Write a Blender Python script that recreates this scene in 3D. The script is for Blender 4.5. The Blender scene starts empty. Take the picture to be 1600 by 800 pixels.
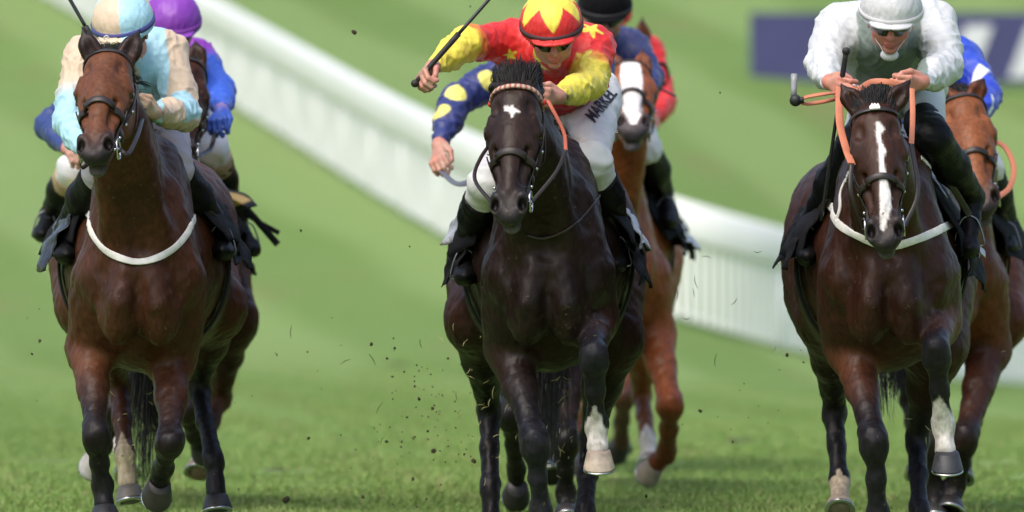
ONLY = None
import bpy, math, random
import numpy as np
from mathutils import Vector, Matrix
random.seed(7); RNG = np.random.RandomState(11)
SC = bpy.context.scene
COL = SC.collection
# ------------------------------------------------------------------ camera
CAMH, YH, PXM, D0 = 1.30, 301.0, 430.0, 40.0
cam_d = bpy.data.cameras.new('camera'); cam = bpy.data.objects.new('camera', cam_d); COL.objects.link(cam)
cam_d.sensor_width = 36.0; cam_d.lens = 36.0 * D0 * PXM / 1600.0
cam.location = (0, 0, CAMH); cam.rotation_euler = (math.radians(90) - math.atan((400 - YH) / (PXM * D0)), 0, 0)
cam_d.clip_start = 0.5; cam_d.clip_end = 2000
cam_d.dof.use_dof = True; cam_d.dof.focus_distance = 39.9; cam_d.dof.aperture_fstop = cam_d.lens / 1000 / 0.098
SC.camera = cam
# ------------------------------------------------------------------ world and sun (bright overcast)
SUN_EL, SUN_AZ = math.radians(58), math.radians(215)     # azimuth clockwise from +Y: high, behind the camera to the left
w = bpy.data.worlds.new('World'); SC.world = w; w.use_nodes = True
nt = w.node_tree; sky = nt.nodes.new('ShaderNodeTexSky'); sky.sky_type = 'NISHITA'; sky.sun_disc = False
sky.sun_elevation = SUN_EL; sky.sun_rotation = SUN_AZ; sky.air_density = 1.0; sky.dust_density = 4.0; sky.ozone_density = 0.6
bg = nt.nodes['Background']; bg.inputs['Strength'].default_value = 0.15
nt.links.new(sky.outputs[0], bg.inputs['Color'])
sd = bpy.data.lights.new('sun', 'SUN'); sd.energy = 1.2; sd.angle = math.radians(50); sd.color = (1.0, 0.96, 0.9)
so = bpy.data.objects.new('sun', sd); COL.objects.link(so)
sdir = Vector((math.sin(SUN_AZ) * math.cos(SUN_EL), math.cos(SUN_AZ) * math.cos(SUN_EL), math.sin(SUN_EL)))
so.rotation_euler = (-sdir).to_track_quat('-Z', 'Y').to_euler()
SC.view_settings.view_transform = 'Standard'; SC.view_settings.look = 'None'; SC.view_settings.gamma = 1
SC.view_settings.exposure = 0.74; SC.view_settings.use_curve_mapping = False
SC.render.engine = 'CYCLES'; SC.cycles.use_denoising = True
SC.cycles.max_bounces = 6; SC.cycles.diffuse_bounces = 3; SC.cycles.glossy_bounces = 3

def A(*v): return np.array(v, float)
def P(px, py, d): return A((px - 800) / PXM * d / D0, d, CAMH - (py - YH) / PXM * d / D0)
def nrm(v): v = np.asarray(v, float); return v / (np.linalg.norm(v, axis=-1, keepdims=True) + 1e-12)
def lerp(a, b, t): return a + (b - a) * t
def sst(e0, e1, x): t = np.clip((x - e0) / (e1 - e0), 0, 1); return t * t * (3 - 2 * t)
def vnoise(p, seed=0, oct=3):
    "smooth pseudo-noise made of summed sines, about -1..1"
    r = np.random.RandomState(seed); out = np.zeros(len(p)); amp = 1.0; fr = 1.0; tot = 0
    for o in range(oct):
        for k in range(3):
            d = nrm(r.normal(size=3)) * fr * r.uniform(.8, 1.25)
            out += amp * np.sin(p @ d * 6.283 + r.uniform(0, 6.28) + 1.3 * np.sin(p @ (nrm(r.normal(size=3)) * fr * .7) * 6.283 + r.uniform(0, 6.28)))
        tot += amp * 1.8; amp *= .55; fr *= 2.03
    return out / tot
# ------------------------------------------------------------------ materials
def mat(name, color=None, rough=.6, vcol=False, noise=None, bump=None, spec=.5, sheen=0, coat=0, metal=0, stretch=(1, 1, 1), bump_scale=60, noise_scale=8, trans=0, ridged=False, flecks=None, fine=None):
    m = bpy.data.materials.new(name); m.use_nodes = True; n = m.node_tree.nodes; L = m.node_tree.links
    b = n['Principled BSDF']; b.inputs['Roughness'].default_value = rough
    b.inputs['Specular IOR Level'].default_value = spec; b.inputs['Metallic'].default_value = metal
    if sheen: b.inputs['Sheen Weight'].default_value = sheen; b.inputs['Sheen Roughness'].default_value = .4
    if coat: b.inputs['Coat Weight'].default_value = coat; b.inputs['Coat Roughness'].default_value = .15
    if trans: b.inputs['Subsurface Weight'].default_value = trans; b.inputs['Subsurface Radius'].default_value = (.01, .005, .003)
    tc = n.new('ShaderNodeTexCoord'); mp = n.new('ShaderNodeMapping'); mp.inputs['Scale'].default_value = stretch
    L.new(tc.outputs['Object'], mp.inputs['Vector'])
    if vcol:
        a = n.new('ShaderNodeAttribute'); a.attribute_name = 'Col'; src = a.outputs['Color']
    else:
        r = n.new('ShaderNodeRGB'); r.outputs[0].default_value = (*color, 1); src = r.outputs[0]
    if noise:
        t = n.new('ShaderNodeTexNoise'); t.inputs['Scale'].default_value = noise_scale; t.inputs['Detail'].default_value = 6
        L.new(mp.outputs[0], t.inputs['Vector'])
        mr = n.new('ShaderNodeMapRange'); mr.inputs['From Min'].default_value = .3; mr.inputs['From Max'].default_value = .7
        mr.inputs['To Min'].default_value = 1 - noise; mr.inputs['To Max'].default_value = 1 + noise
        L.new(t.outputs[0], mr.inputs['Value'])
        vm = n.new('ShaderNodeVectorMath'); vm.operation = 'SCALE'; L.new(src, vm.inputs[0]); L.new(mr.outputs[0], vm.inputs['Scale']); src = vm.outputs[0]
        mr2 = n.new('ShaderNodeMapRange'); mr2.inputs['From Min'].default_value = .3; mr2.inputs['From Max'].default_value = .7
        mr2.inputs['To Min'].default_value = rough * .85; mr2.inputs['To Max'].default_value = min(1, rough * 1.2)
        L.new(t.outputs[0], mr2.inputs['Value']); L.new(mr2.outputs[0], b.inputs['Roughness'])
    if fine:
        t5 = n.new('ShaderNodeTexNoise'); t5.inputs['Scale'].default_value = 75; t5.inputs['Detail'].default_value = 4; m5 = n.new('ShaderNodeMapping'); m5.inputs['Scale'].default_value = (1, 1, .35)
        L.new(tc.outputs['Object'], m5.inputs[0]); L.new(m5.outputs[0], t5.inputs[0]); r5 = n.new('ShaderNodeMapRange'); r5.inputs['From Min'].default_value = .3; r5.inputs['From Max'].default_value = .7
        r5.inputs['To Min'].default_value = 1 - fine; r5.inputs['To Max'].default_value = 1 + fine; L.new(t5.outputs[0], r5.inputs['Value'])
        v5 = n.new('ShaderNodeVectorMath'); v5.operation = 'SCALE'; L.new(src, v5.inputs[0]); L.new(r5.outputs[0], v5.inputs['Scale']); src = v5.outputs[0]
    if flecks:
        t3 = n.new('ShaderNodeTexNoise'); t3.inputs['Scale'].default_value = 55; t3.inputs['Detail'].default_value = 3; L.new(tc.outputs['Object'], t3.inputs['Vector'])
        t4 = n.new('ShaderNodeTexNoise'); t4.inputs['Scale'].default_value = 4; L.new(tc.outputs['Object'], t4.inputs['Vector'])
        ad = n.new('ShaderNodeMath'); ad.operation = 'MULTIPLY_ADD'; ad.inputs[1].default_value = .35; L.new(t4.outputs[0], ad.inputs[0]); L.new(t3.outputs[0], ad.inputs[2])
        m3 = n.new('ShaderNodeMapRange'); m3.inputs['From Min'].default_value = .865; m3.inputs['From Max'].default_value = .93; L.new(ad.outputs[0], m3.inputs['Value'])
        mx = n.new('ShaderNodeMix'); mx.data_type = 'RGBA'; L.new(m3.outputs[0], mx.inputs[0]); L.new(src, mx.inputs[6]); mx.inputs[7].default_value = (*flecks, 1); src = mx.outputs[2]
    L.new(src, b.inputs['Base Color'])
    if bump:
        t2 = n.new('ShaderNodeTexNoise'); t2.inputs['Scale'].default_value = bump_scale; t2.inputs['Detail'].default_value = 5
        t2.inputs['Distortion'].default_value = .6
        if ridged: t2.noise_type = 'RIDGED_MULTIFRACTAL'; t2.inputs['Detail'].default_value = 3; t2.inputs['Distortion'].default_value = .35
        L.new(mp.outputs[0], t2.inputs['Vector']); bp = n.new('ShaderNodeBump'); bp.inputs['Strength'].default_value = 1.0
        bp.inputs['Distance'].default_value = bump; L.new(t2.outputs[0], bp.inputs['Height']); L.new(bp.outputs[0], b.inputs['Normal'])
    return m
M = {}
M['coat'] = mat('horse_coat', vcol=True, rough=.43, noise=.22, noise_scale=11, bump=.0032, bump_scale=34, spec=.2, stretch=(1, 1, .45), fine=.28, flecks=(.07, .055, .03))
M['silk'] = mat('racing_silk', vcol=True, rough=.46, noise=.06, noise_scale=20, bump=.010, bump_scale=9, spec=.4, sheen=.1, ridged=True, stretch=(1, 1, .55))
M['breech'] = mat('breeches_cloth', vcol=True, rough=.6, noise=.05, noise_scale=20, bump=.006, bump_scale=8, ridged=True, stretch=(.6, 1, 1.3))
M['cap'] = mat('cap_silk', vcol=True, rough=.5, noise=.05, bump=.002, bump_scale=34)
M['boot'] = mat('boot_leather', (.0035, .0035, .004), rough=.5, noise=.3, bump=.004, bump_scale=22, spec=.16)
M['skin'] = mat('skin', vcol=True, rough=.5, noise=.06, noise_scale=40, bump=.0006, bump_scale=180, trans=.15)
M['hair'] = mat('horse_hair', (.008, .007, .0065), rough=.5, noise=.4, spec=.4)
M['leather'] = mat('tack_leather', (.018, .012, .009), rough=.42, noise=.3, bump=.0006, bump_scale=200)
M['black_cloth'] = mat('black_cloth', (.0045, .0045, .006), rough=.8, noise=.3, bump=.004, bump_scale=26, spec=.2)
M['lens'] = mat('goggle_lens', (.01, .009, .009), rough=.12, coat=.6)
M['steel'] = mat('steel', (.55, .55, .56), rough=.25, metal=1)
M['hoof'] = mat('hoof_horn', vcol=True, rough=.5, noise=.25, noise_scale=30, bump=.001, bump_scale=70)
M['white_strap'] = mat('white_webbing', (.66, .64, .6), rough=.7, noise=.12, noise_scale=30, bump=.001, bump_scale=90)
M['orange'] = mat('orange_rubber', (.50, .17, .09), rough=.6, noise=.15, bump=.001)
M['eye'] = mat('horse_eye', (.006, .004, .003), rough=.08, coat=1)
M['rubber'] = mat('black_rubber', (.01, .01, .01), rough=.6, noise=.2, bump=.001)
M['plain'] = mat('painted_cloth', vcol=True, rough=.65, noise=.08, bump=.003, bump_scale=28)

# ------------------------------------------------------------------ mesh building
def tag(o, label=None, cat=None, group=None, kind=None):
    if label: o['label'] = label
    if cat: o['category'] = cat
    if group: o['group'] = group
    if kind: o['kind'] = kind
    return o
def thing(name, label, cat, loc, group=None):
    o = bpy.data.objects.new(name, None); COL.objects.link(o); o.location = tuple(loc); o.empty_display_size = .2
    return tag(o, label, cat, group)
def mk(name, V, F, material, parent=None, cols=None, smooth=True):
    "one mesh object from world-space vertices; stored relative to its top-level parent's base"
    V = np.asarray(V, float)
    off = A(0, 0, 0); p = parent
    while p is not None: off += np.array(p.location); p = p.parent
    me = bpy.data.meshes.new(name)
    F4 = F if isinstance(F, np.ndarray) else None
    if F4 is not None:
        me.vertices.add(len(V)); me.vertices.foreach_set('co', (V - off).astype(np.float32).ravel())
        k = F4.shape[1]; me.loops.add(F4.size); me.loops.foreach_set('vertex_index', F4.astype(np.int32).ravel())
        me.polygons.add(len(F4)); me.polygons.foreach_set('loop_start', np.arange(0, F4.size, k, dtype=np.int32))
        me.polygons.foreach_set('loop_total', np.full(len(F4), k, dtype=np.int32)); me.update(calc_edges=True)
    else:
        me.from_pydata((V - off).tolist(), [], [tuple(int(i) for i in f) for f in F]); me.update()
    if cols is not None:
        ca = me.color_attributes.new('Col', 'FLOAT_COLOR', 'POINT')
        c = np.ones((len(V), 4), np.float32); c[:, :3] = cols; ca.data.foreach_set('color', c.ravel())
    me.polygons.foreach_set('use_smooth', np.full(len(me.polygons), smooth)); me.validate()
    o = bpy.data.objects.new(name, me); COL.objects.link(o)
    if material: me.materials.append(material)
    if parent: o.parent = parent
    return o
class MB:
    def __init__(s): s.V = []; s.F = []; s.C = []
    def add(s, V, F, col=(.5, .5, .5)):
        n = len(s.V); s.V += [tuple(v) for v in V]; s.F += [tuple(i + n for i in f) for f in F]
        c = np.asarray(col, float); s.C += [tuple(x) for x in (c if c.ndim == 2 else np.tile(c, (len(V), 1)))]; return s
    def build(s, name, material, parent=None, smooth=True): return mk(name, s.V, s.F, material, parent, s.C, smooth)
def resample(pts, n):
    pts = np.array(pts, float); 
    if len(pts) > 2:
        Q = np.vstack([2 * pts[0] - pts[1], pts, 2 * pts[-1] - pts[-2]]); out = []
        for i in range(1, len(Q) - 2):
            for t in np.linspace(0, 1, 12, endpoint=False):
                a, b, c, d = Q[i - 1], Q[i], Q[i + 1], Q[i + 2]
                out.append(.5 * ((2 * b) + (-a + c) * t + (2 * a - 5 * b + 4 * c - d) * t * t + (-a + 3 * b - 3 * c + d) * t ** 3))
        out.append(Q[-2]); pts = np.array(out)
    s = np.r_[0, np.cumsum(np.linalg.norm(np.diff(pts, axis=0), axis=1))]
    u = np.linspace(0, s[-1], n); return np.stack([np.interp(u, s, pts[:, i]) for i in range(3)], 1)
def tube(mb, pts, r, n=None, seg=8, col=(.5, .5, .5), closed=False):
    pts = resample(pts, n or max(2, len(pts) * 4)) if len(pts) > 1 else pts; N = len(pts)
    r = np.interp(np.linspace(0, 1, N), np.linspace(0, 1, len(np.atleast_1d(r))), np.atleast_1d(r)) if np.ndim(r) else np.full(N, r)
    T = nrm(np.gradient(pts, axis=0)); up = A(.13, .2, 1.); V = []; F = []
    for i in range(N):
        a = nrm(np.cross(T[i], up)); b = np.cross(T[i], a)
        for k in range(seg):
            an = 2 * math.pi * k / seg; V.append(pts[i] + r[i] * (a * math.cos(an) + b * math.sin(an)))
    for i in range(N - 1):
        for k in range(seg):
            F.append((i * seg + k, i * seg + (k + 1) % seg, (i + 1) * seg + (k + 1) % seg, (i + 1) * seg + k))
    F.append(tuple(range(seg))[::-1]); F.append(tuple((N - 1) * seg + k for k in range(seg)))
    return mb.add(V, F, col)
def strap(mb, pts, width, thick=.004, n=None, sdf=None, off=.004, normal=None, col=(.5, .5, .5), colf=None, closed=False):
    "flat band along pts; laid on an SDF surface when given"
    pts = resample(pts, n or max(4, len(pts) * 6)); 
    if sdf is not None:
        for _ in range(6):
            g = sdf.grad(pts); pts = pts - g * (sdf.eval(pts) - off)[:, None]
        N = sdf.grad(pts)
    else: N = np.tile(nrm(normal if normal is not None else A(0, -1, .1)), (len(pts), 1))
    T = nrm(np.gradient(pts, axis=0)); W = nrm(np.cross(T, N)); N = nrm(np.cross(W, T))
    h = width / 2; t = thick / 2; prof = [(-h, -t), (-h, t * .4), (-h * .8, t), (h * .8, t), (h, t * .4), (h, -t)]
    V = []; F = []; K = len(prof)
    for i in range(len(pts)):
        for a, b in prof: V.append(pts[i] + W[i] * a + N[i] * b)
    for i in range(len(pts) - 1):
        for k in range(K): F.append((i * K + k, i * K + (k + 1) % K, (i + 1) * K + (k + 1) % K, (i + 1) * K + k))
    F.append(tuple(range(K))); F.append(tuple((len(pts) - 1) * K + k for k in range(K))[::-1])
    if colf is not None: col = np.repeat(np.array([colf(i / (len(pts) - 1)) for i in range(len(pts))]), K, axis=0)
    mb.add(V, F, col); return pts
def ring(mb, c, nrm_dir, R, r, seg=20, col=(.5, .5, .5), sx=1.0, up=(0, 0, 1)):
    n_ = nrm(nrm_dir); a = nrm(np.cross(n_, up)); b = np.cross(n_, a); V = []; F = []; K = 6
    for i in range(seg):
        an = 2 * math.pi * i / seg; e = a * math.cos(an) * sx + b * math.sin(an)
        for k in range(K):
            q = 2 * math.pi * k / K; V.append(np.asarray(c) + e * (R + r * math.cos(q)) + n_ * r * math.sin(q))
    for i in range(seg):
        for k in range(K): F.append((i * K + k, i * K + (k + 1) % K, ((i + 1) % seg) * K + (k + 1) % K, ((i + 1) % seg) * K + k))
    return mb.add(V, F, col)
def blob(mb, c, radii, R=None, nu=12, nv=8, col=(.5, .5, .5)):
    R = np.eye(3) if R is None else R; V = []; F = []
    V.append(A(0, 0, radii[2]))
    for j in range(1, nv):
        th = math.pi * j / nv
        for i in range(nu):
            ph = 2 * math.pi * i / nu; V.append(A(radii[0] * math.sin(th) * math.cos(ph), radii[1] * math.sin(th) * math.sin(ph), radii[2] * math.cos(th)))
    V.append(A(0, 0, -radii[2]))
    for i in range(nu): F.append((0, 1 + i, 1 + (i + 1) % nu))
    for j in range(nv - 2):
        for i in range(nu):
            a = 1 + j * nu; F.append((a + i, a + nu + i, a + nu + (i + 1) % nu, a + (i + 1) % nu))
    l = len(V) - 1; a = 1 + (nv - 2) * nu
    for i in range(nu): F.append((a + i, l, a + (i + 1) % nu))
    V = np.array(V) @ R + np.asarray(c); return mb.add(V, F, col)

def hairs(name, Rt, Md, Tp, r0, r1, n, material, parent, extra=None):
    "many tapering three-sided strands in one mesh, quadratic curves through Md"
    Rt, Md, Tp = np.array(Rt), np.array(Md), np.array(Tp); t = np.linspace(0, 1, n)[None, :, None]; C = 2 * Md - .5 * (Rt + Tp)
    Q = (1 - t) ** 2 * Rt[:, None] + 2 * t * (1 - t) * C[:, None] + t * t * Tp[:, None]; T = nrm(np.gradient(Q, axis=1)); a = nrm(np.cross(T, A(.13, .2, 1.))); b = np.cross(T, a)
    r = (r0 + (r1 - r0) * t ** 1.5); V = np.stack([Q + r * (a * math.cos(k * 2.094) + b * math.sin(k * 2.094)) for k in range(3)], 2); S_ = len(Rt); V = V.reshape(-1, 3)
    base = (np.arange(S_) * n * 3)[:, None, None, None]; i = (np.arange(n - 1) * 3)[None, :, None, None]; k = np.arange(3)[None, None, :, None]
    off = np.concatenate([k, (k + 1) % 3, (k + 1) % 3 + 3, k + 3], 3); F = (base + i + off).reshape(-1, 4)
    if extra is not None: ev, ef = np.array(extra.V), [f for f in extra.F if len(f) == 4]; F = np.vstack([F, np.array(ef) + len(V)]); V = np.vstack([V, ev])
    return mk(name, V, F, material, parent)
# ------------------------------------------------------------------ signed distance bodies and their meshing
def frame(zdir, xhint=(1, 0, 0)):
    "rows = local axes (x near xhint, z = zdir)"
    z = nrm(zdir); x = np.asarray(xhint, float); x = nrm(x - z * (x @ z)); y = np.cross(z, x); return np.stack([x, y, z])
class SDF:
    def __init__(s): s.p = []
    def cone(s, a, b, ra, rb, k=.03, col=None, flat=None, op='+'):
        "round cone a->b; flat=(axis, factor): squeezed across that axis"
        a = np.asarray(a, float); b = np.asarray(b, float); mid = (a + b) / 2; Mx = np.eye(3); sc = 1.0
        if flat is not None:
            ax = nrm(flat[0]); Mx = np.eye(3) + (1 / flat[1] - 1) * np.outer(ax, ax); sc = min(1, flat[1])
        a2 = (a - mid) @ Mx; b2 = (b - mid) @ Mx; R = max(ra, rb) * max(1, flat[1] if flat else 1)
        lo = np.minimum(a, b) - R; hi = np.maximum(a, b) + R
        s.p.append(dict(t=0, mid=mid, M=None if flat is None else Mx, sc=sc, a=a2, b=b2, ra=ra, rb=rb, k=k, col=col, lo=lo, hi=hi, op=op)); return s
    def ell(s, c, r, R=None, k=.04, col=None, op='+'):
        c = np.asarray(c, float); r = np.asarray(r, float); R = np.eye(3) if R is None else R
        ext = np.sqrt(((R * r[:, None]) ** 2).sum(0))
        s.p.append(dict(t=1, c=c, r=r, R=R, k=k, col=col, lo=c - ext, hi=c + ext, op=op)); return s
    def plane(s, c, n, k=.004, op='-'):   # removes the half space on the +n side
        s.p.append(dict(t=2, c=np.asarray(c, float), n=nrm(n), k=k, col=None, lo=None, hi=None, op=op)); return s
    @staticmethod
    def dist(q, X, Y, Z):
        f = X.dtype.type if hasattr(X, 'dtype') else float
        if q['t'] == 0:
            x, y, z = X - f(q['mid'][0]), Y - f(q['mid'][1]), Z - f(q['mid'][2])
            if q['M'] is not None:
                m = q['M'].astype(X.dtype); x, y, z = x * m[0, 0] + y * m[1, 0] + z * m[2, 0], x * m[0, 1] + y * m[1, 1] + z * m[2, 1], x * m[0, 2] + y * m[1, 2] + z * m[2, 2]
            a, b = q['a'], q['b']; ba = b - a; l2 = max(ba @ ba, 1e-9); L = math.sqrt(l2)
            x = x - f(a[0]); y = y - f(a[1]); z = z - f(a[2])
            rr = np.clip((q['ra'] - q['rb']) / L, -.95, .95); 
            yy = (x * f(ba[0]) + y * f(ba[1]) + z * f(ba[2])) / f(L)
            x2 = np.sqrt(np.maximum(x * x + y * y + z * z - yy * yy, 0))
            sa = math.sqrt(1 - rr * rr)
            t = np.clip((yy + x2 * f(rr / sa)) / f(L), 0, 1)     # foot of the slanted perpendicular
            d = np.sqrt(x2 * x2 + (yy - t * f(L)) ** 2) - (f(q['ra']) + t * f(q['rb'] - q['ra']))
            return d * f(q['sc'])
        if q['t'] == 1:
            x, y, z = X - f(q['c'][0]), Y - f(q['c'][1]), Z - f(q['c'][2]); R = q['R'].astype(X.dtype); r = q['r'].astype(X.dtype)
            u = (x * R[0, 0] + y * R[0, 1] + z * R[0, 2]) / r[0]; v = (x * R[1, 0] + y * R[1, 1] + z * R[1, 2]) / r[1]; w_ = (x * R[2, 0] + y * R[2, 1] + z * R[2, 2]) / r[2]
            k0 = np.sqrt(u * u + v * v + w_ * w_); k1 = np.sqrt((u / r[0]) ** 2 + (v / r[1]) ** 2 + (w_ / r[2]) ** 2)
            return k0 * (k0 - 1) / np.maximum(k1, 1e-6)
        return -((X - f(q['c'][0])) * f(q['n'][0]) + (Y - f(q['c'][1])) * f(q['n'][1]) + (Z - f(q['c'][2])) * f(q['n'][2]))
    @staticmethod
    def comb(d, e, k, op):
        if op == '+':
            h = np.maximum(k - np.abs(d - e), 0) / k; return np.minimum(d, e) - h * h * k * .25
        e = -e; h = np.maximum(k - np.abs(d - e), 0) / k; return np.maximum(d, e) + h * h * k * .25
    def eval(s, P_):
        P_ = np.asarray(P_, float); X, Y, Z = P_[:, 0], P_[:, 1], P_[:, 2]; d = np.full(len(P_), 1.0)
        for q in s.p: d = s.comb(d, s.dist(q, X, Y, Z), q['k'], q['op'])
        return d
    def grad(s, P_, e=.003):
        g = np.zeros_like(P_)
        for i in range(3):
            o = np.zeros(3); o[i] = e; g[:, i] = s.eval(P_ + o) - s.eval(P_ - o)
        return nrm(g)
    @staticmethod
    def fnorm(V, F):
        n = np.cross(V[F[:, 2]] - V[F[:, 0]], V[F[:, 3]] - V[F[:, 1]]); out = np.zeros_like(V)
        for c in range(3):
            for k in range(4): out[:, c] += np.bincount(F[:, k], n[:, c], len(V))
        return nrm(out)
    def march(s, P0, D, off=.01, tmax=1.5, steps=40):
        "from outside points P0 along D until the surface is off away"
        t = np.zeros(len(P0))
        for _ in range(steps):
            d = s.eval(P0 + D * t[:, None]) - off; t = np.minimum(t + d * .8, tmax)
        return P0 + D * t[:, None], t < tmax - 1e-3
    def colors(s, V, sig=.012):
        cs = [q for q in s.p if q['col'] is not None and q['op'] == '+']; X, Y, Z = V.T
        Dm = np.stack([s.dist(q, X, Y, Z) for q in cs]); Dm -= Dm.min(0); W = np.exp(-Dm / sig); W /= W.sum(0)
        return np.einsum('pn,pc->nc', W, np.array([q['col'] for q in cs]))
    def mesh(s, h, pad=None):
        pos = [q for q in s.p if q['op'] == '+']; lo = np.min([q['lo'] for q in pos], 0) - 3 * h; hi = np.max([q['hi'] for q in pos], 0) + 3 * h
        n = np.ceil((hi - lo) / h).astype(int) + 1; f32 = np.float32
        G = np.full(n, .05, f32); ax = [(lo[i] + h * np.arange(n[i])) for i in range(3)]
        for q in s.p:
            if q['lo'] is None: i0 = np.zeros(3, int); i1 = n
            else:
                mg = q['k'] + 2.5 * h
                i0 = np.clip(np.floor((q['lo'] - mg - lo) / h).astype(int), 0, n); i1 = np.clip(np.ceil((q['hi'] + mg - lo) / h).astype(int) + 1, 0, n)
            if np.any(i1 <= i0): continue
            sl = tuple(slice(i0[i], i1[i]) for i in range(3))
            X = ax[0][sl[0]].astype(f32)[:, None, None]; Y = ax[1][sl[1]].astype(f32)[None, :, None]; Z = ax[2][sl[2]].astype(f32)[None, None, :]
            G[sl] = s.comb(G[sl], s.dist(q, X, Y, Z), f32(q['k']), q['op'])
        S = G < 0; nx, ny, nz = n
        cnt = np.zeros((nx - 1, ny - 1, nz - 1), np.int8)
        for i in (0, 1):
            for j in (0, 1):
                for k in (0, 1): cnt += S[i:nx - 1 + i, j:ny - 1 + j, k:nz - 1 + k]
        act = (cnt > 0) & (cnt < 8); I, J, K = np.nonzero(act); idx = np.full(act.shape, -1, np.int32); idx[I, J, K] = np.arange(len(I))
        corner = {(i, j, k): G[I + i, J + j, K + k] for i in (0, 1) for j in (0, 1) for k in (0, 1)}
        acc = np.zeros((len(I), 3)); num = np.zeros(len(I))
        for a in range(3):
            o = [b for b in range(3) if b != a]
            for u in (0, 1):
                for v in (0, 1):
                    c0 = [0, 0, 0]; c0[o[0]] = u; c0[o[1]] = v; c1 = list(c0); c1[a] = 1
                    g0, g1 = corner[tuple(c0)], corner[tuple(c1)]; m = (g0 < 0) != (g1 < 0)
                    t = g0[m] / (g0[m] - g1[m]); pt = np.tile(np.array(c0, float), (m.sum(), 1)); pt[:, a] = t; acc[m] += pt; num[m] += 1
        V = lo + h * (np.stack([I, J, K], 1) + acc / num[:, None]); Fs = []
        for a in range(3):
            b, c = (a + 1) % 3, (a + 2) % 3
            sl0 = [slice(None)] * 3; sl1 = [slice(None)] * 3; sl0[a] = slice(0, n[a] - 1); sl1[a] = slice(1, n[a])
            s0, s1 = S[tuple(sl0)], S[tuple(sl1)]; E = np.argwhere(s0 != s1)
            E = E[(E[:, b] > 0) & (E[:, c] > 0) & (E[:, b] < n[b] - 1) & (E[:, c] < n[c] - 1)]
            fl = s0[E[:, 0], E[:, 1], E[:, 2]]; eb = np.zeros(3, int); eb[b] = 1; ec = np.zeros(3, int); ec[c] = 1
            q0, q1, q2, q3 = E - eb - ec, E - ec, E, E - eb
            Q = np.stack([idx[tuple(q.T)] for q in (q0, q1, q2, q3)], 1); Q[~fl] = Q[~fl][:, ::-1]; Fs.append(Q)
        F = np.vstack(Fs); return V, F
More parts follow.
